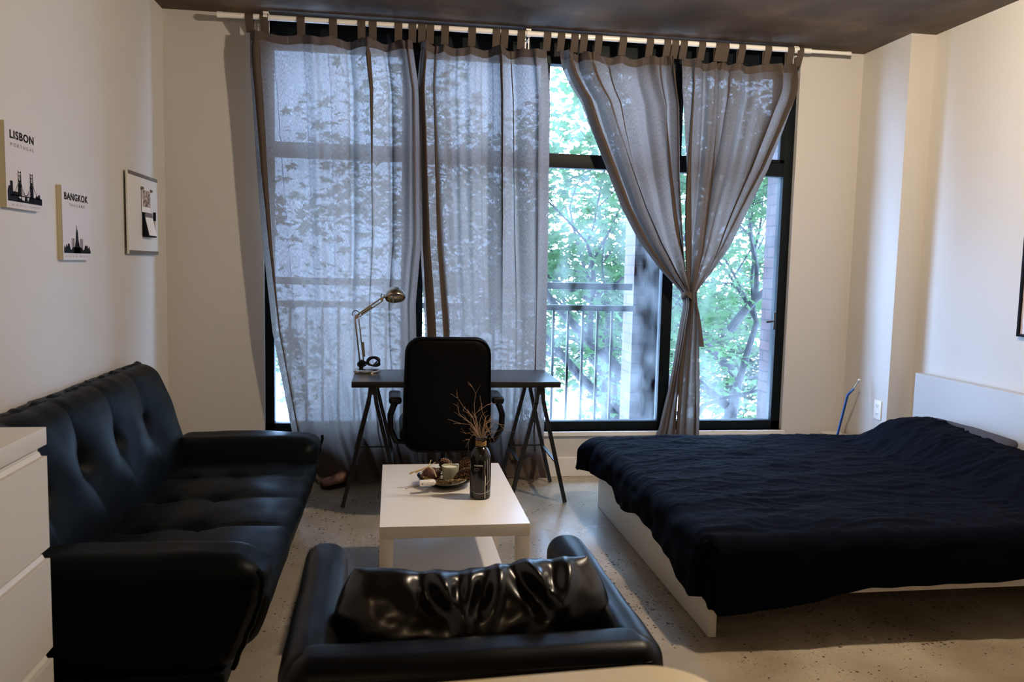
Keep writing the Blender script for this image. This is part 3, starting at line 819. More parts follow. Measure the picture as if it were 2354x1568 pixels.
for z0 in (.128,.123,.118): stroke([(-.75+i*.05, z0+rnd.uniform(-.0006,.0006)) for i in range(12 if z0 > .12 else 7)], .0004)
mk.prism([(.34,.0),(.42,.0),(.40,.06),(.46,.10),(.44,.13),(.36,.13),(.33,.07)], lambda u,w,d: on_bottle(u-.02, w*.72+.006, .0433+d), 0, .0006)
mk.build('white_streaks', m_mark, bt)
# dry twigs: one bunch standing in the bottle
tw = MB(); rnd = random.Random(12)
def twig(pts, r0, kids=2):
    n = len(pts); tw.tube(pts, [r0*(1-.65*i/(n-1)) for i in range(n)], 5)
    for _ in range(kids):
        i = rnd.randrange(1, n); p = Vector(pts[i]); d = (p-Vector(pts[i-1])).normalized()
        q = (d + Vector((rnd.uniform(-1,1), rnd.uniform(-.7,.7), rnd.uniform(-.6,.8)))).normalized()
        L_ = rnd.uniform(.015,.045); tw.tube([p, p+q*L_*.5+Vector((0,0,.003)), p+q*L_+Vector((rnd.uniform(-.006,.006),0,.004))], [r0*.5,r0*.4,r0*.25], 4)
mouth = bc+Vector((0,0,.236))
paths = [ [(1098,985),(1092,960),(1090,930),(1094,905),(1086,890),(1075,881)],
 [(1099,985),(1085,955),(1065,935),(1052,915),(1045,912)],
 [(1100,985),(1092,952),(1100,945),(1118,932),(1132,926)],
 [(1102,985),(1112,978),(1130,967),(1148,975),(1162,990),(1164,1002)],
 [(1097,985),(1085,975),(1070,965),(1055,950),(1052,935),(1053,925)],
 [(1096,985),(1080,976),(1060,974),(1044,969)],
 [(1097,986),(1082,973),(1068,960),(1058,958)],
 [(1103,986),(1115,970),(1125,965),(1140,955)],
 [(1104,985),(1116,962),(1108,945),(1106,930)],
 [(1096,988),(1085,993),(1072,997)],
 [(1105,987),(1118,978),(1124,990),(1128,1000),(1138,1015)],
 [(1106,987),(1116,975),(1124,968)],
 [(1098,986),(1088,962),(1078,950),(1064,944)],
 [(1094,988),(1088,998),(1080,1010),(1076,1020)] ]
for i, pp in enumerate(paths):
    dep = rnd.uniform(-.06,.06); n = len(pp); P = [mouth+Vector((rnd.uniform(-.006,.006), rnd.uniform(-.006,.006), -.12))]
    P.append(mouth+Vector((rnd.uniform(-.009,.009), rnd.uniform(-.009,.009), .004)))
    for k, (a, b_) in enumerate(pp[1:]): P.append(atY(a, b_, mouth.y + dep*(k+1)/n + rnd.uniform(-.006,.006)))
    twig(P, .0012, 4)
for i in range(16):
    d = Vector((rnd.uniform(-.9,.7), rnd.uniform(-.8,.8), rnd.uniform(.5,1.1))).normalized(); L_ = rnd.uniform(.06,.12)
    p0 = mouth+Vector((d.x*.008, d.y*.008, -.005))
    twig([p0, p0+d*L_*.35+Vector((0,0,.01)), p0+d*L_*.7, p0+d*L_+Vector((rnd.uniform(-.02,.02),0,-.004))], .0008, 2)
tag(tw.build('twig_bunch', m_twig), 'bunch of dry brown twigs standing in the black bottle', 'twigs')

# glass bowl with candle and cones
bw = Vector((.235,3.405,TZ+.001))
prof = [(0,0),(.055,0),(.075,.003),(.100,.016),(.118,.033),(.124,.045),(.121,.046),(.115,.035),(.097,.020),(.073,.008),(.05,.005),(0,.005)]
tag(MB().lathe(bw, prof, 56).build('glass_bowl', m_bowl), 'shallow clear glass bowl of cones on the coffee table, left of the bottle', 'bowl')
pt = MB(); rnd = random.Random(3)
for i in range(1500):
    a = rnd.uniform(0,2*PI); r = .108*rnd.random()**.4; z = max(.0085, .0085+.036*max(0,(r-.055)/.055)**1.4)+.010*rnd.random()
    c = bw+Vector((r*math.cos(a), r*math.sin(a), z)); R = Matrix.Rotation(rnd.uniform(0,6.3),3,'Z') @ Matrix.Rotation(rnd.uniform(-.7,.7),3,'X')
    s = rnd.uniform(.004,.010)
    pt.add([c+R@Vector(p) for p in ((-s,-s*.4,0),(s,-s*.3,.001),(s*.8,s*.5,.002),(-s*.7,s*.4,0))], [(0,1,2,3)])
o = pt.build('potpourri', m_potp, smooth=None); tag(o, 'loose brown dried petals filling the bottom of the glass bowl', 'potpourri', kind='stuff')
cc = bw+Vector((.018,-.004,.016))
cd = thing('candle', cc, 'cream candle in a frosted pale green glass, standing among the cones in the bowl', 'candle')
MB().lathe(cc, [(0,0),(.028,0),(.030,.004),(.0375,.070),(.0355,.070),(.029,.008),(0,.006)], 36).build('candle_glass', m_frost, cd)
MB().lathe(cc, [(0,.007),(.028,.008),(.0345,.060),(.033,.0625),(0,.061)], 30).tube([cc+Vector((0,0,.060)), cc+Vector((.001,0,.068))], .001, 5).build('wax', m_wax, cd)
def pinecone(c, length, rad, axis, seed, label):
    rnd = random.Random(seed); ax = Vector(axis).normalized(); q = Vector((0,0,1)).rotation_difference(ax); mb = MB()
    mb.tube([c-ax*length*.42, c+ax*length*.42], [rad*.35,rad*.2], 8)
    n = int(95*length/.08)
    for i in range(n):
        t = i/n; a = i*2.39996; z = (t-.5)*length; rr = rad*math.sin(PI*min(1,(.12+.88*(1-t))))**.6 * (.55+.45*(1-t)) + rad*.15
        s = .0105+.006*(1-t)
        for_l = [Vector((-s*.5,rr*.25,z)), Vector((s*.5,rr*.25,z)), Vector((s*.75,rr*.85,z+s*.5)), Vector((0,rr*1.05,z+s*.9)), Vector((-s*.75,rr*.85,z+s*.5)),
                 Vector((-s*.6,rr*.85,z+s*.2)), Vector((s*.6,rr*.85,z+s*.2)), Vector((0,rr*1.0,z+s*.55))]
        Rz = Matrix.Rotation(a,3,'Z')
        mb.add([c + q @ (Rz @ p) for p in for_l], [(0,1,2,3,4),(1,0,5,7,6),(2,6,7,3),(3,7,5,4),(0,4,5),(1,6,2)])
    tag(mb.build('pinecone', m_cone, smooth=None), label, 'pinecone', 'pinecones in the glass bowl')
pinecone(bw+Vector((.072,-.045,.052)), .085, .033, (.9,-.2,.55), 1, 'brown pinecone in front of the candle, touching its glass')
pinecone(bw+Vector((.080,.035,.062)), .085, .034, (.4,.3,.8), 2, 'upright brown pinecone right of the candle, beside the bottle')
pinecone(bw+Vector((.010,.085,.060)), .070, .032, (-.5,.2,.5), 3, 'dark pinecone behind the candle at the back of the bowl')
pinecone(bw+Vector((-.045,.040,.040)), .055, .026, (-.6,.5,.3), 4, 'small pinecone in the shade at the back left of the bowl')
pod = MB(); pc = bw+Vector((-.072,-.018,.052)); rnd = random.Random(8)
P = []
for i in range(15):
    th = PI*i/14; P.append([pc+Vector(((.029+.002*math.sin(5*ph_))*math.sin(th)*math.cos(ph_), (.029+.002*math.sin(5*ph_))*math.sin(th)*math.sin(ph_), .028*math.cos(th))) for ph_ in [2*PI*k/28 for k in range(28)]])
pod.grid(P, closed_u=True)
m_pod = mat('seed_pod', (.05,.016,.012), .7); noise_color(m_pod, 60, (.02,.008,.006), (.16,.05,.03))
tag(pod.build('seed_pod', m_pod), 'round dark reddish seed pod at the left side of the glass bowl', 'seed pod')
m_reed = mat('pale_reed', (.55,.42,.22), .7)
a0, a1, a2, a3 = atY(948,1086,3.37), atY(968,1080,3.38), atY(985,1073,3.39), atY(1003,1097,3.36)
rd_ = MB().tube([a0,a1,a2], [.003,.0035,.004], 6).tube([a2, a2.lerp(a3,.5)+Vector((.004,0,.008)), a3], [.004,.0035,.003], 6)
rd_.tube([a1, a1+Vector((-.022,-.01,-.012))], .0022, 5).tube([a0,a0+Vector((-.012,0,-.006))], .004, 6).tube([a2,a2+Vector((.012,.03,.022))], .0016,5).tube([a2,a2+Vector((.03,.02,.014))], .0016,5)
tag(rd_.build('dried_reed', m_reed), 'pale dried reed stalk poking out over the left rim of the bowl', 'reed')
m_porc = mat('white_plastic', (.85,.83,.79), .25)
w0, w1 = atY(968,1111,3.285), atY(996,1109,3.300)
wt = thing('white_tube', w0.lerp(w1,.5), 'short white tube with a rounded end lying on the front rim of the bowl', 'tube')
MB().tube([w0-Vector((.006,0,0)), w0, w1, w1+(w1-w0).normalized()*.006, w1+(w1-w0).normalized()*.011], [.012,.0135,.0135,.011,.005], 18).build('body', m_porc, wt)
MB().box(w0.x+.004,w0.x+.008,w0.y-.0142,w0.y-.0132,w0.z-.004,w0.z+.004).box(w0.x+.026,w0.x+.028,w0.y-.0142+.002,w0.y-.0120,w0.z-.002,w0.z+.002).build('button', m_greyink, wt)
t0 = atZ(931,1124,TZ+.002); t1 = atZ(962,1117,TZ+.002)
tag(MB().tube([t0, t0.lerp(t1,.4)+Vector((0,.004,.002)), t1, t1+Vector((.01,.005,.004))], .0016, 5).tube([t0.lerp(t1,.3), t0.lerp(t1,.3)+Vector((-.004,.012,.001))], .001, 4).build('loose_twig', m_twig), 'thin loose twig lying on the white table left of the bowl', 'twig')

# ------------------------------------------------------------------ tufted sofa bed along the left wall
so = thing('sofa_bed', (-.85,3.5,0), 'black tufted leather sofa bed along the left wall', 'sofa')
SY0, SY1 = 2.60, 4.42
def crease(d, w): return math.exp(-(d/w)**2)
# seat: top at .40, buttons in two rows
sby = [SY0+.24+.40*k for k in range(4)]
def seat_fn(p):
    q = p.copy(); 
    front = (q.x+1.12)/.72                                  # 0 at back, 1 at front
    if p.z > .19:
        k = min(1,(p.z-.19)/.12)
        puff = .026*math.cos(((q.x+.76)/.36)*1.3)
        yy = (q.y-(SY0+.04))/.40; cell = yy-math.floor(yy)
        dz = puff
        for by in sby:
            dz -= .009*crease(q.y-by,.010)*(1-.5*crease(q.x+.42,.08)) + .005*crease(q.y-by,.05)
            for bx in (-.74,-.98,-.50):
                if bx == -.50: continue
                d2 = math.hypot((q.x-bx)/1.2, q.y-by); dz -= .026*math.exp(-(d2/.035)**2)+.020*math.exp(-(d2/.10)**2)
        dz -= .007*crease(q.x+.74+.02*math.sin(q.y*9),.010)
        dz += .006*mnoise.noise(Vector((q.x*9,q.y*7,1)))
        q.z += dz*k
    # front face slopes under
    if p.x > -.55:
        q.x -= (max(0,.28-p.z))*.38*min(1,(p.x+.55)/.1)
        q.x += .008*mnoise.noise(Vector((p.y*6,p.z*8,4)))
    return q
v, f_ = rbox_geo((-1.12,SY0,.14),(-.385,SY1-.05,.345), .05, (34,90,4), 5, seat_fn)
MB().add(v, f_).rough_smooth('seat', m_leather2, so)
# backrest: leaning panel, vertical seams and deep buttons
def back_fn(p):
    # local slab: x thickness (front = +), z height 0..1 ; lean towards the wall
    h = (p.z-.30)/.56
    q = Vector((p.x, p.y, p.z))
    if p.x > -1.17:
        dx = .022*math.sin(PI*min(1,max(0,h)))
        for by in sby:
            dx -= .007*crease(p.y-by-.0,.009)*min(1,h*2) + .006*crease(p.y-by,.05)
            for bz in (.60,):
                d2 = math.hypot(p.y-by, (p.z-bz)/1.1); dx -= .034*math.exp(-(d2/.045)**2)+.034*math.exp(-(d2/.13)**2)
                pass
        dx += .005*mnoise.noise(Vector((p.y*7,p.z*8,7)))
        q.x += dx
    q.x -= .17*h - .05*math.sin(PI*min(1,max(0,h)))*0
    q.x = q.x if h < .8 else q.x - .10*(h-.8)**2*8*.3
    q.z += .006*mnoise.noise(Vector((p.y*9,0,3)))*max(0,h)
    q.x = max(q.x, XL+.006)
    return q
v, f_ = rbox_geo((-1.20,SY0-.02,.24),(-1.045,SY1+.02,.855), .06, (3,90,34), 5, back_fn)
MB().add(v, f_).rough_smooth('backrest', m_leather2, so)
# ruffled seam along the top rear edge
pts = []
for i in range(180):
    y = SY0+.0+(SY1-SY0)*i/179
    pts.append((-1.298+.004*math.sin(i*.63), y, .845+.005*math.sin(i*.37)+.003*math.sin(i*.83)))
MB().tube(pts, .016, 7).build('piping', m_leather2, so)
for by in sby:
    b0 = back_fn(Vector((-1.045,by,.60)))
    MB().lathe(b0+Vector((.001,0,0)), [(0,.006),(.008,.005),(.012,0),(.010,-.004)], 14, M=Matrix.Rotation(PI/2,3,'Y')).build('button', m_leather2, so)
    for bx in (-.74,-.98):
        s0 = seat_fn(Vector((bx,by,.345)))
        MB().lathe(s0, [(0,.006),(.008,.005),(.012,0),(.010,-.004)], 14).build('button', m_leather2, so)
# arms: padded rolls standing on the seat ends
def arm(y0, y1, zt, seed, sgn):
    def fn(p):
        q = p.copy(); k = (p.x+1.15)/.75
        q.z += .010*mnoise.noise(Vector((p.x*6, p.y*6, seed))) + .010*math.sin(PI*k)*(p.z > .35)
        q.y += sgn*(.06*(p.z-.20)/.28) + .006*mnoise.noise(Vector((p.x*10,p.z*10,seed+2)))
        if p.z < .36: q.x -= (.36-p.z)*.40*max(0,min(1,(p.x+.7)/.25))
        if p.z > .38 and p.x > -.5: q.x += .012*math.sin((p.z-.38)*30)
        return q
    v, f_ = rbox_geo((-1.14,y0,.10),(-.385,y1,zt), .085, (30,7,16), 7, fn)
    a = MB().add(v, f_).rough_smooth('armrest', m_leather2, so)
    pp = []
    for i in range(22):
        z = .14+(zt-.17)*i/21; c = fn(Vector((-.385, (y0 if sgn < 0 else y1)-sgn*.006, z))); pp.append((c.x-.005+.002*math.sin(i*1.4), c.y, c.z))
    MB().tube(pp, .008, 6).build('piping', m_leather2, a)
arm(SY1-.20, SY1+.08, .468, 2, 1)
arm(SY0-.12, SY0+.12, .512, 5, -1)
fm = MB().box(-1.15,-.50,SY0+.0,SY1,.10,.16,.01)
fm.build('frame', m_metalb, so)
for y in (SY0+.06,SY1-.06):
    for x in (-1.1,-.58): MB().tube([(x,y,0),(x,y,.12)], .016, 10).build('leg', m_metalb, so)
MB().box(-1.16,-.505,SY0-.10,SY1+.08,.06,.125,.012).build('skirt', m_leather2, so)

# ------------------------------------------------------------------ chest of drawers (front left)
KX, KY0, KY1, KZ = -.885, 1.42, 2.222, .957
ch = thing('chest_of_drawers', ((XL+KX)/2,(KY0+KY1)/2,0), 'white chest of drawers in the near left corner beside the sofa', 'chest of drawers')
MB().box(XL+.02,KX-.022,KY0,KY1,0,KZ-.046,.001).build('body', m_whitemat, ch)
MB().box(XL+.016,KX,KY0-.002,KY1+.001,KZ-.046,KZ,.0015).build('top', m_whitemat, ch)
zt = KZ-.046
for k in range(4):
    z1 = zt-.030-k*.274+ (0 if k else 0); z0 = max(zt-.274*(k+1)+.0, .03)
    if k == 3: z0 = .03
    if z1 - z0 < .03: continue
    dr = MB().box(KX-.020,KX,KY0,KY1,z0,z1,.001)
    # bevelled grip lip on top of each front
    fn = lambda u, w, dd: (KX-.020+u, KY0+dd*(KY1-KY0), z1-.0005+w)
    dr.prism([(0,0),(.008,0),(.002,.012),(0,.012)], fn, 0.004, .996)
    dr.build('drawer', m_whitemat, ch, smooth=False)

# ------------------------------------------------------------------ armchair (back to camera)
ac = thing('armchair', (.18,2.0,0), 'low black leather armchair in the foreground with its back to the camera', 'armchair')
AR = Matrix.Rotation(math.radians(1.1), 4, 'Z'); AC = Vector((.186,2.03,0))
def at(p): q = AR @ (Vector(p)-AC); return AC + Vector(q)
def soft(lo, hi, r, n, seed, amp=.004, fn=None):
    def g(p):
        q = Vector(p)
        if fn: q = fn(q)
        q = q + Vector((mnoise.noise(q*7+Vector((seed,0,0))), mnoise.noise(q*7+Vector((0,seed,0))), mnoise.noise(q*7+Vector((0,0,seed)))))*amp
        return at(q)
    return rbox_geo(lo, hi, r, n, 6, g)
AX0, AX1, AY0, AY1, AZ = -.236, .602, 1.62, 2.40, .585
v, f_ = soft((AX0,AY0,.07),(AX0+.122,AY1,AZ), .057, (1,22,12), 1); MB().add(v,f_).rough_smooth('armrest', m_leather, ac)
v, f_ = soft((AX1-.122,AY0,.07),(AX1,AY1,AZ), .057, (1,22,12), 3); MB().add(v,f_).rough_smooth('armrest', m_leather, ac)
v, f_ = soft((AX0+.01,AY0-.03,.07),(AX1-.01,AY0+.13,AZ+.002), .060, (24,1,12), 5); MB().add(v,f_).rough_smooth('backrest', m_leather, ac)
MB().tube([at((AX0+.05+i*(AX1-AX0-.1)/20, AY0-.022, AZ-.030)) for i in range(21)], .004, 6).build('piping', m_leather, ac)
v, f_ = soft((AX0+.115,AY0+.12,.26),(AX1-.115,AY1-.015,.43), .05, (16,16,3), 7, .006); MB().add(v,f_).rough_smooth('seat', m_leather, ac)
MB().box(AX0+.06,AX1-.06,AY0+.02,AY1-.04,.05,.27,.01).build('base', m_leather, ac)
for x in (AX0+.06,AX1-.06):
    for y in (AY0+.05,AY1-.06): MB().tube([(x,y,0),(x,y,.08)], [.016,.022], 10).build('leg', m_metalb, ac)
# loose back cushion with deep folds
def cushion_mesh():
    nx, nz = 130, 70; W2, H2, T2 = .338, .140, .098
    P = []
    front = []; 
    def pt(u, w, side):
        x = u*W2*math.sqrt(1-.20*w*w); z = w*H2*math.sqrt(1-.26*u*u)
        edge = max(0.0, (1-abs(u)**5))*max(0.0,(1-abs(w)**2.6)); th = T2*edge**.5
        x *= 1-.05*w*w
        z += -.016*max(0,w)*math.exp(-((u+.25)/.45)**2) + .004*max(0,w)*u + .022*max(0,w)*abs(u)**2
        y = side*th
        fold = 0
        for (c, wd, sl, am) in ((-.46,.085,.75,.034),(-.12,.050,-.25,.016),(.10,.060,-.45,.022),(.30,.075,.55,.036),(.66,.075,-.9,.026)):
            cc = c + sl*(1-w)*.30
            q_ = (u-cc)/wd
            g = math.exp(-q_*q_) - .75*math.exp(-((q_-1.7)/.8)**2)
            fold -= am*g*math.exp(-((w-.62)/.48)**2)
        fold += .020*mnoise.noise(Vector((u*2.2, w*1.4, 1.5))) + .004*mnoise.noise(Vector((u*7, w*4, 4)))
        env = edge**.3
        y += side*fold*env; z += .25*fold*max(0,w)
        return Vector((x, y, z))
    R = Matrix.Rotation(math.radians(-20), 3, 'X') @ Matrix.Rotation(math.radians(-.4),3,'Y')
    c0 = Vector((.205,1.875,.540))
    mb = MB()
    def us(i, n): t = -1+2*i/n; return math.copysign(1-(1-abs(t))**1.6, t)
    rows = []
    for j in range(nz+1):
        w = us(j, nz)
        rows.append([c0 + R @ pt(us(i,nx), w, -1) for i in range(nx+1)] + [c0 + R @ pt(us(i,nx), w, 1) for i in reversed(range(1,nx))])
    mb.grid(rows, closed_u=True)
    return mb
m_cush = mat('glossy_black_leather', (.003,.0028,.003), .26, Specular_IOR_Level=.38)
bump(m_cush, 320, .2, .001)
cu = cushion_mesh().rough_smooth('back_cushion', m_cush, None)
tag(cu, 'crumpled glossy black leather back cushion standing on the armchair', 'cushion')

# ------------------------------------------------------------------ bed
BX0, BX1, BY0, BY1 = 1.207, 3.24, 2.842, 4.515
bd = thing('bed', ((BX0+BX1)/2,(BY0+BY1)/2,0), 'low white bed with its head against the right wall', 'bed')
MB().box(BX0,BX0+.03,BY0-.012,BY1+.01,0.002,.36,.0015).build('footboard', m_bed, bd)
MB().box(BX0+.03,BX1,BY0+.0,BY0+.022,.150,.35,.001).build('side_rail', m_bed, bd)
MB().box(BX0+.03,BX1,BY1-.022,BY1,.150,.35,.001).build('side_rail', m_bed, bd)
MB().box(BX1,BX1+.055,BY0-.08,BY1+.08,0,.79,.002).build('headboard', mat('headboard_foil',(.47,.46,.44),.45), bd)
mt = MB().box(BX0+.035,BX1-.005,BY0+.026,BY1-.026,.20,.385,.03)
tag(mt.build('mattress', m_whitemat), 'white mattress in the low bed, almost hidden by the dark duvet', 'mattress')
MB().box(BX0+.03,BX1,3.62,3.72,0,.19).build('center_beam', m_bed, bd)
# pillow under the duvet at the head
def pillow(cx, cy, cz, w, l, t, label, seed, m, rot=0):
    v, f_ = rbox_geo((-w/2,-l/2,-t/2),(w/2,l/2,t/2), t*.40, (12,16,2), 4)
    out = []
    for p in v:
        p = Vector(p); e = (1-abs(p.x/(w/2))**4*.55)*(1-abs(p.y/(l/2))**4*.55)
        q = Vector((p.x, p.y, p.z*e + .006*mnoise.noise(Vector((p.x*9+seed,p.y*9,0)))))
        q = Matrix.Rotation(rot,3,'Y') @ q
        out.append(q+Vector((cx,cy,cz)))
    return tag(MB().add(out, f_).rough_smooth('pillow', m), label, 'pillow', 'pillows at the head of the bed')
pillow(3.068,4.0,.470,.32,.68,.12, 'charcoal grey pillow showing behind the duvet against the headboard', 2, m_pillow, math.radians(-30))
pillow(3.068,3.25,.470,.32,.66,.12, 'grey pillow on the near side of the bed head, under the duvet', 5, m_pillow, math.radians(-30))
# duvet: a cloth laid over the bed and folded down at its edges
def duvet():
    nx, ny = 280, 240
    ox, fy, by = .17, .30, .16                        # overhang foot, front, back
    x_in0, x_in1 = BX0-.006, BX1-.125
    y_in0, y_in1 = BY0-.030, BY1+.012
    zt = .402; r = .055
    def foot_drop(y):   # how far the edge hangs down past the footboard top, along the bed
        t = (y-BY0)/(BY1-BY0)
        return interp(t, [(-.1,.30),(0,.250),(.06,.235),(.12,.200),(.2,.195),(.3,.180),(.42,.165),(.5,.205),(.6,.210),(.68,.160),(.78,.170),(.92,.19),(1.1,.21)])
    def front_drop(x):
        t = (x-BX0)/(BX1-BX0)
        return interp(t, [(-.1,.29),(.0,.305),(.05,.30),(.13,.275),(.18,.262),(.22,.245),(.3,.225),(.4,.222),(.5,.218),(.6,.21),(.7,.19),(.8,.185),(1.1,.18)])
    rows = []; rnd = random.Random(2)
    for j in range(ny+1):
        row = []
        for i in range(nx+1):
            u = i/nx; w = j/ny
            y = (y_in0-1) ; 
            # cloth coordinates in metres past each edge
            X = -ox*1.8 + (x_in1-x_in0+ox*1.8)*u + x_in0
            Y = y_in0 - fy + (y_in1-y_in0+fy+by)*w
            xc = min(max(X, x_in0), x_in1); yc = min(max(Y, y_in0), y_in1)
            fd = foot_drop(min(max(Y,BY0-.05),BY1+.05))/(ox*1.8); frd = front_drop(max(X,x_in0))/fy
            ex = max(0, x_in0-X)*fd
            eyf = max(0, y_in0-Y)*frd; eyb = max(0, Y-y_in1)*1.0
            ey = max(eyf, eyb); sy = -1 if eyf > 0 else 1
            e = (ex**4+ey**4)**.25; e2 = math.hypot(ex, ey)
            nrm = Vector((-(ex/e2) if e2 else 0, sy*(ey/e2) if e2 else 0, 0))
            if ex > 0 and eyf > 0: nrm *= .72; nrm.x *= .4; e = min(e, .285)
            # crown, pillow hump, wrinkles
            tx_ = (xc-x_in0)/(x_in1-x_in0); ty_ = (yc-y_in0)/(y_in1-y_in0)
            top = zt + .014*math.sin(PI*min(1,max(0,ty_)))*math.sin(PI*min(1,tx_*1.0))
            hump = .155*max(0,min(1,(xc-2.62)/.34)); hump = hump*hump*(3-2*hump/.155)/.155 if hump > 0 else 0
            hump = .155*(lambda s: s*s*(3-2*s))(max(0,min(1,(xc-2.60)/.36)))
            hump *= (lambda s: s*s*(3-2*s))(max(0,min(1,(y_in1-.02-yc)/.24)))*(.80+.20*math.exp(-((yc-4.15)/.30)**2))
            wv = Vector((xc*2.2, yc*5.5, 0.3))
            dst = .25*mnoise.noise(Vector((xc*1.7,yc*1.7,8)))
            rg = lambda a: (1-min(1,abs(a)*3.2))**2
            wr = .7*(.014*mnoise.noise(wv) + .011*rg(mnoise.noise(Vector((xc*2.2+yc*1.2+dst, yc*6-xc*1.1+dst*3, 2)))) + .007*rg(mnoise.noise(Vector((xc*4.5-yc*2.5, yc*12+xc*2+dst*6, 5)))) + .004*rg(mnoise.noise(Vector((xc*10+yc*5, yc*21-xc*4, 9)))) + .002*mnoise.noise(Vector((xc*40,yc*52,3))))
            # fold down
            if e <= 0: p = Vector((xc, yc, top+hump+wr))
            else:
                arc = r*PI/2
                if e < arc:
                    a = e/r; p = Vector((xc,yc,top+hump)) + nrm*(r*math.sin(a)) + Vector((0,0,-r*(1-math.cos(a))))
                else:
                    dd = e-arc; flare = .10*dd
                    p = Vector((xc,yc,top+hump)) + nrm*(r+flare) + Vector((0,0,-r-dd))
                    along = xc if ey > ex else yc
                    p += nrm*(.008*math.sin(along*9+3*mnoise.noise(Vector((along*2,0,0)))) + .002*math.sin(along*41))*min(1,dd/.06)
                p.z += wr*max(0,1-e/.08)
                p += nrm*.010*mnoise.noise(Vector((xc*9+ex*6,yc*9,e*14)))
                # far foot corner sticks out and hangs like a flap
                if Y > y_in1-.12 and X < x_in0:
                    g = min(1,(Y-(y_in1-.12))/.12)*min(1,ex/.09)
                    p.x -= .055*g; p.y -= .02*g; p.z += .0*g
            p.z = max(p.z, .035)
            row.append(p)
        rows.append(row)
    mb = MB().grid(rows); return mb
dv_ = duvet().rough_smooth('duvet', m_duvet)
tag(dv_, 'rumpled navy black duvet spread over the whole bed', 'duvet')
_s = dv_.modifiers.new('thick', 'SOLIDIFY'); _s.thickness = .012; _s.offset = 1

# ------------------------------------------------------------------ behind the bed: rod and white box, outlet
WY = 4.93
w_ = [atY(1922,1012,WY), atY(1948,911,WY), atY(1962,894,WY), atY(1975,874,WY)]
base_ = w_[0] + (w_[0]-w_[1])*2.4; base_.z = 0.0
rb = thing('bent_rod', base_, 'thin bent blue metal rod with a white tip standing behind the bed', 'rod')
m_blue = mat('blue_metal', (.02,.07,.22), .25, .6)
MB().tube([base_, w_[0], w_[1]+Vector((-.003,0,-.012)), w_[1]+Vector((.002,0,.008)), w_[2]], .0085, 10).build('shaft', m_blue, rb)
tag(MB().tube([w_[2], w_[3]], .0045, 8).build('neck', m_chrome, rb), 'thin bare metal neck')
tag(MB().tube([w_[3]-Vector((.002,0,.003)), w_[3]+Vector((.003,0,.006))], [.0085,.0085], 10).build('tip', m_white, rb), 'small white tip')
bx = thing('storage_box', (2.98,4.98,0), 'low white box behind the bed, its top just above the duvet', 'box')
MB().box(2.965,3.10,5.06,5.19,0,.278,.004).build('box_body', m_whitemat, bx)
MB().box(2.96,3.105,5.055,5.195,.278,.298,.004).build('lid', m_whitemat, bx)
ol = thing('wall_outlet', (XC,4.80,.45), 'white electrical outlet on the side of the column behind the bed', 'outlet')
MB().box(XC-.007,XC-.0005,4.765,4.845,.455,.580,.003).build('plate', m_white, ol)
so_ = MB()
for z in (.490,.545):
    so_.box(XC-.0085,XC-.0068,4.788,4.822,z-.014,z+.014,.0006)
so_.build('socket', m_white, ol)
ho = MB()
for z in (.490,.545):
    ho.box(XC-.0090,XC-.0083,4.796,4.799,z-.003,z+.007).box(XC-.0090,XC-.0083,4.811,4.814,z-.003,z+.007).box(XC-.0090,XC-.0083,4.803,4.807,z-.010,z-.006)
ho.build('slots', m_ink, ol, smooth=False)

# ------------------------------------------------------------------ wall pictures, left wall
def canvas(name, y0, y1, z0, z1, xf, label):
    t = thing(name, (XL, (y0+y1)/2, (z0+z1)/2), label, 'canvas print')
    MB().box(XL+.001, xf-.001, y0+.0005, y1-.0005, z0+.0005, z1-.0005).build('canvas_edge', m_canvas_edge, t, smooth=False)
    tag(MB().box(xf-.001, xf, y0, y1, z0, z1).build('print_face', m_canvas, t, smooth=False), 'pale grey printed face')
    W, Hh = y1-y0, z1-z0
    P = lambda u, v_, dd=0: Vector((xf+.0004+dd, y0+u*W, z1-v_*Hh))
    return t, P, W, Hh
def put_text(mb, P, W, H, body, u0, u1, v0, v1, bold=0, sp=1.0):
    o0 = P(u0, v1)
    text_mesh(mb, body, (u1-u0)*W, (v1-v0)*H, lambda a, b, dd: o0+Vector((dd, a, b)), bold=bold, spacing=sp)
xf = XL+.022
y0 = atX(9,275,xf).y; y1 = atX(91,303,xf).y; zt_, zb = 1.868, 1.566
t, P, W, H = canvas('city_print', y0, y1, zb, zt_, xf, 'canvas print reading LISBON PORTUGAL with a black suspension bridge skyline')
mb = MB(); put_text(mb, P, W, H, 'LISBON', .13, .80, .085, .185, .03, 1.12); mb.build('title', m_ink, t, smooth=None)
mb = MB(); put_text(mb, P, W, H, 'PORTUGAL', .15, .80, .235, .275, .0, 1.7)
put_text(mb, P, W, H, "38\u00b0 42' 50'' N", .12, .50, .948, .968, 0, 1.2); put_text(mb, P, W, H, "9\u00b0 8' 22'' W", .62, .92, .948, .968, 0, 1.2)
mb.build('subtitle', m_greyink, t, smooth=None)
mb = MB()
def poly(pts): mb.prism(pts, lambda u, v_, dd: P(u, v_, dd), 0, .0005)
def rect(u0_, u1_, v0_, v1_): poly([(u0_,v1_),(u1_,v1_),(u1_,v0_),(u0_,v0_)])
for c in (.36,.70):
    for s in (-.035,.035):
        poly([(c+s*1.15-.010,.915),(c+s*1.15+.010,.915),(c+s+.006,.545),(c+s-.006,.545)])
    for v0_ in (.56,.60,.66,.72): rect(c-.04,c+.04,v0_,v0_+.010)
    poly([(c-.05,.84),(c+.05,.84),(c+.012,.66),(c-.012,.66)])
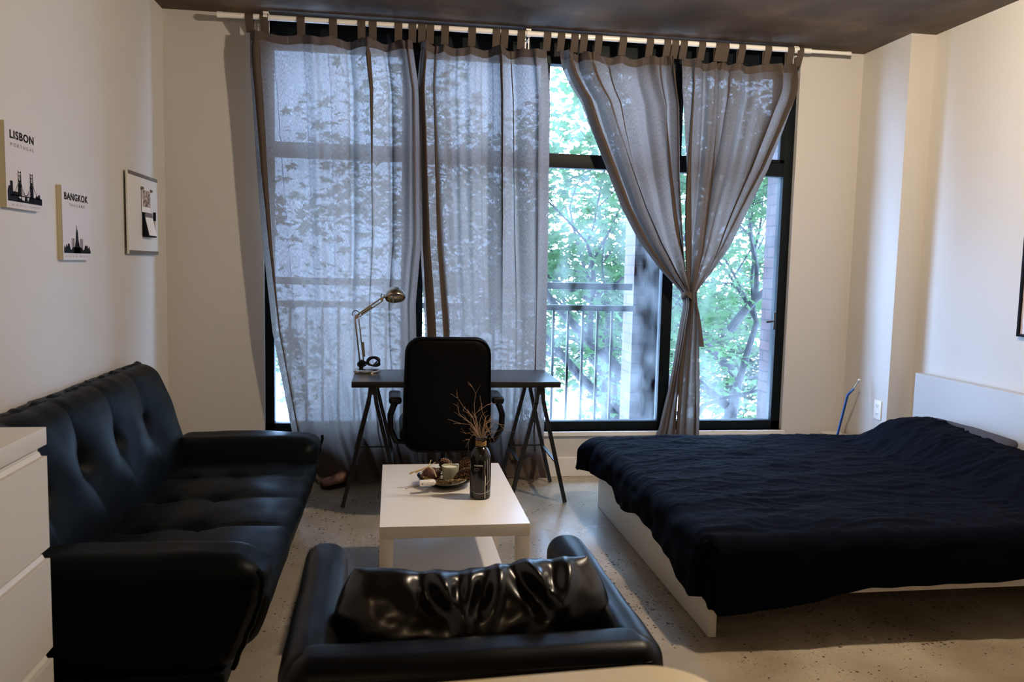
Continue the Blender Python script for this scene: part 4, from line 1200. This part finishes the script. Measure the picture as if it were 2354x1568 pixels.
def cable(u0_, v0_, u1_, v1_, sagv, n=14):
    for i in range(n):
        a, b = i/n, (i+1)/n
        f1 = lambda q: v0_+(v1_-v0_)*q + sagv*4*q*(1-q)
        ua, ub = u0_+(u1_-u0_)*a, u0_+(u1_-u0_)*b
        poly([(ua,f1(a)+.006),(ub,f1(b)+.006),(ub,f1(b)-.004),(ua,f1(a)-.004)])
cable(.36,.58,.70,.58,.25); cable(.36,.62,.12,.86,.05); cable(.70,.62,.95,.86,.05)
for i in range(12):
    u = .38+.30*i/11; q = (u-.36)/.34; rect(u-.0015,u+.0015,.58+.25*4*q*(1-q),.85)
rect(.10,.97,.838,.850)
sk = [(.03,.80),(.06,.74),(.10,.74),(.10,.68),(.17,.68),(.17,.80),(.30,.80),(.31,.86),(.40,.88),(.48,.90),(.50,.85),(.56,.85),(.58,.90),(.64,.84),(.80,.84),(.84,.80),(.88,.82),(.90,.79),(.94,.79),(.95,.84),(1.0,.84)]
for i in range(len(sk)-1): poly([(sk[i][0],.918),(sk[i+1][0],.918),(sk[i+1][0],sk[i+1][1]),(sk[i][0],sk[i][1])])
mb.build('skyline', m_ink, t, smooth=False)

xf = XL+.022
y0 = atX(141,428,xf).y; y1 = atX(205,443,xf).y; zt_, zb = 1.690, 1.383
t, P, W, H = canvas('city_print', y0, y1, zb, zt_, xf, 'canvas print reading BANGKOK THAILAND with a black temple spire skyline')
mb = MB(); put_text(mb, P, W, H, 'BANGKOK', .08, .93, .085, .185, .03, 1.12); mb.build('title', m_ink, t, smooth=None)
mb = MB(); put_text(mb, P, W, H, 'THAILAND', .24, .80, .225, .265, .0, 1.7)
put_text(mb, P, W, H, "13\u00b0 45' 0'' N", .10, .46, .938, .958, 0, 1.2); put_text(mb, P, W, H, "100\u00b0 31' 0'' E", .56, .94, .938, .958, 0, 1.2)
mb.build('subtitle', m_greyink, t, smooth=None)
mb = MB()
poly([(.36,.905),(.62,.905),(.58,.80),(.54,.72),(.525,.62),(.50,.56),(.492,.51),(.484,.56),(.46,.62),(.445,.72),(.41,.80)])
sk = [(.03,.86),(.05,.80),(.08,.84),(.12,.78),(.15,.82),(.18,.77),(.22,.78),(.25,.85),(.30,.86),(.34,.82),(.64,.82),(.70,.86),(.75,.85),(.78,.79),(.83,.80),(.86,.78),(.90,.84),(.94,.80),(.97,.86),(.99,.86)]
for i in range(len(sk)-1): poly([(sk[i][0],.905),(sk[i+1][0],.905),(sk[i+1][0],sk[i+1][1]),(sk[i][0],sk[i][1])])
for c in (.31,.35,.38,.62,.65,.69): rect(c-.006,c+.006,.70,.86)
mb.build('skyline', m_ink, t, smooth=False)

# magnet board
xf = XL+.022
y0 = atX(292,388,xf).y; y1 = atX(361,412,xf).y; zt_, zb = 1.848, 1.418
bdg = thing('magnet_board', (XL,(y0+y1)/2,zb), 'white magnet board with grey end bands, holding a photo and notepad', 'notice board')
W, H = y1-y0, zt_-zb
MB().box(XL+.012,xf,y0,y1,zb,zt_,.001).build('board', mat('white_board',(.72,.70,.66),.35), bdg)
MB().box(XL+.001,XL+.012,y0+.03,y1-.03,zb+.03,zt_-.03).build('backing', m_ink, bdg, smooth=False)
mg = mat('grey_band', (.13,.115,.11), .45)
P = lambda u, v_, dd=0: Vector((xf+dd, y0+u*W, zt_-v_*H))
for v0_, v1_ in ((.0,.045),(.955,1.0)):
    MB().prism([(.02,v1_),(1.0,v1_),(1.0,v0_),(.02,v0_)], lambda u,w,d: P(u,w,d), .0002, .0010).build('band', mg, bdg, smooth=False)
ph = MB().prism([(.42,.44),(.70,.44),(.70,.185),(.42,.185)], lambda u,w,d: P(u,w,d), .004, .005)
m_photo = mat('photo_print', (.4,.2,.15), .4); noise_color(m_photo, 55, (.10,.035,.03), (.62,.50,.42), .42, .62)
pr = thing('pinned_photo', P(.56,.44,.004), 'small photo with brown tones pinned to the white board', 'photo')
ph = MB().prism([(.42,.47),(.72,.47),(.72,.18),(.42,.18)], lambda u,w,d: P(u,w,d), .0035, .0045).build('photo_paper', m_white, pr, smooth=False)
MB().prism([(.45,.40),(.71,.40),(.70,.19),(.44,.19)], lambda u,w,d: P(u,w,d), .0046, .0052).build('picture', m_photo, pr, smooth=False)
for u, w in ((.42,.175),(.72,.185)):
    MB().tube([P(u,w,.003), P(u,w,.016)], [.009,.006], 12).build('magnet', m_chrome, pr)
nt_ = thing('notepad', P(.56,.8,.002), 'small white notepad in a black holder with a marker on the board', 'notepad')
MB().prism([(.44,.78),(.74,.78),(.74,.47),(.44,.47)], lambda u,w,d: P(u,w,d), .001, .006).build('holder', m_ink, nt_, smooth=False)
bkp = [P(.44,.78,.006),P(.74,.78,.006),P(.74,.78,.03),P(.44,.78,.03),P(.44,.50,.006),P(.74,.50,.006),P(.74,.50,.010),P(.44,.50,.010)]
MB().add(bkp, [(0,1,2,3),(0,4,5,1),(1,5,6,2),(0,3,7,4),(4,7,6,5),(3,2,6,7)]).build('tray', m_ink, nt_, smooth=False)
MB().prism([(.47,.76),(.73,.76),(.73,.53),(.47,.53)], lambda u,w,d: P(u,w,d)+Vector((max(0,(w-.53))*.09,0,0)), .0115, .0125).build('paper', m_white, nt_, smooth=False)
MB().prism([(.47,.53),(.73,.53),(.73,.48),(.47,.48)], lambda u,w,d: P(u,w,d), .0105, .012).build('band', mg, nt_, smooth=False)
mkp = MB().tube([P(.80,.47,.012), P(.80,.55,.012)], .007, 10).tube([P(.80,.742,.012), P(.80,.765,.012)], .006, 10)
pen = thing('marker_pen', P(.80,.76,.012), 'marker pen with a black cap clipped beside the notepad', 'pen')
MB().tube([P(.80,.45,.012), P(.80,.56,.012)], .0075, 10).build('cap', m_ink, pen)
MB().tube([P(.80,.56,.012), P(.80,.745,.012)], .0052, 10).build('barrel', mat('beige_barrel',(.5,.36,.28),.4), pen)
MB().tube([P(.80,.745,.012), P(.80,.76,.012)], .0055, 10).build('end_cap', m_ink, pen)

# framed picture, right wall
y1 = atX(2336,773,XR-.02).y; zb = atX(2336,773,XR-.02).z
fp = thing('framed_picture', (XR,y1-.33,zb), 'thin black framed picture on the right wall, cut by the edge of the photo', 'picture')
fz1 = 1.98; fy0 = y1-.66
f0 = MB()
f0.box(XR-.022,XR-.001,y1-.014,y1,zb,fz1,.001).box(XR-.022,XR-.001,fy0,fy0+.014,zb,fz1,.001).box(XR-.022,XR-.001,fy0,y1,zb,zb+.014,.001).box(XR-.022,XR-.001,fy0,y1,fz1-.014,fz1,.001)
f0.build('frame', m_ink, fp)
m_art = mat('pale_print', (.62,.50,.52), .3); noise_color(m_art, 3, (.55,.47,.50), (.70,.60,.62))
MB().box(XR-.010,XR-.004,fy0+.012,y1-.012,zb+.012,fz1-.012).build('print', m_art, fp, smooth=False)
s_ = MB()
for k in range(3):
    a = y1-.045-k*.03; s_.add([(XR-.0108,a,zb+.045+k*.03),(XR-.0108,a-.018,zb+.05+k*.03),(XR-.0108,a-.03,zb+.085+k*.03),(XR-.0108,a-.012,zb+.075+k*.03)], [(0,1,2,3)])
s_.build('white_shape', m_white, fp, smooth=None)

# items on the floor under the left curtain
m_skin = mat('tan_leather', (.22,.11,.075), .6)
def shoe(c, rot, label):
    c = Vector(c); R = Matrix.Rotation(rot,3,'Z')
    t = thing('shoe', c, label, 'shoe', 'shoes under the left curtain')
    P = []
    for i in range(19):
        q = i/18; y = -.09+.18*q
        wdt = .036+.012*math.sin(PI*min(1,q*1.1)) ; wdt *= min(1,(q*9)**.5+.05)*min(1,((1-q)*9)**.5+.05)
        hgt = interp(q, [(0,.03),(.1,.045),(.4,.052),(.6,.060),(.8,.078),(1,.07)])
        P.append([c+R@Vector((wdt*math.cos(a), y, .016+hgt*.5+hgt*.5*math.sin(a))) for a in [2*PI*k/16 for k in range(16)]])
    MB().grid(P, closed_u=True).rough_smooth('upper', m_skin, t)
    P = []
    for i in range(19):
        q = i/18; y = -.094+.188*q; wdt = (.040+.010*math.sin(PI*min(1,q*1.1)))*min(1,(q*9)**.5+.05)*min(1,((1-q)*9)**.5+.05)
        P.append([c+R@Vector((wdt*sx, y, z)) for sx, z in ((-1,.001),(1,.001),(1,.018),(-1,.018))])
    MB().grid(P, closed_u=True).build('sole', m_plastic, t)
shoe((-.345,5.06,0), math.radians(-50), 'tan leather shoe on the floor under the left curtain, nearer the desk')

# ------------------------------------------------------------------ cream table edge at the bottom of the view
tt = thing('counter_table', (.0,.50,0), 'pale cream round-cornered table top right under the camera', 'table')
poly_ = []
cxr, cyr, rr_ = .245, .825, .115
corner = Vector((.245,.825)); ang = math.radians(2.5)
pts2 = [(-.55,0),(.225,0)] + [(.225+.075*math.sin(a), -.075+.075*math.cos(a)) for a in [PI/2*k/10 for k in range(1,11)]] + [(.30,-.62),(-.55,-.62)]
Rr = Matrix.Rotation(math.radians(3.6),2)
pts2 = [tuple(Vector((.086,.931)) + Rr @ Vector(p)) for p in pts2][::-1]
m_cream = mat('cream_laminate', (.80,.66,.36), .35)
MB().prism(pts2, lambda u,w,d: (u,w,d), .872, .90).build('tabletop', m_cream, tt, smooth=False)
MB().tube([(-.05,.60,.03),(-.05,.60,.872)], .035, 20).build('pedestal', m_metalb, tt)
MB().lathe((-.05,.60,0), [(0,0),(.24,0),(.24,.012),(.05,.03),(0,.03)], 36).build('foot', m_metalb, tt)
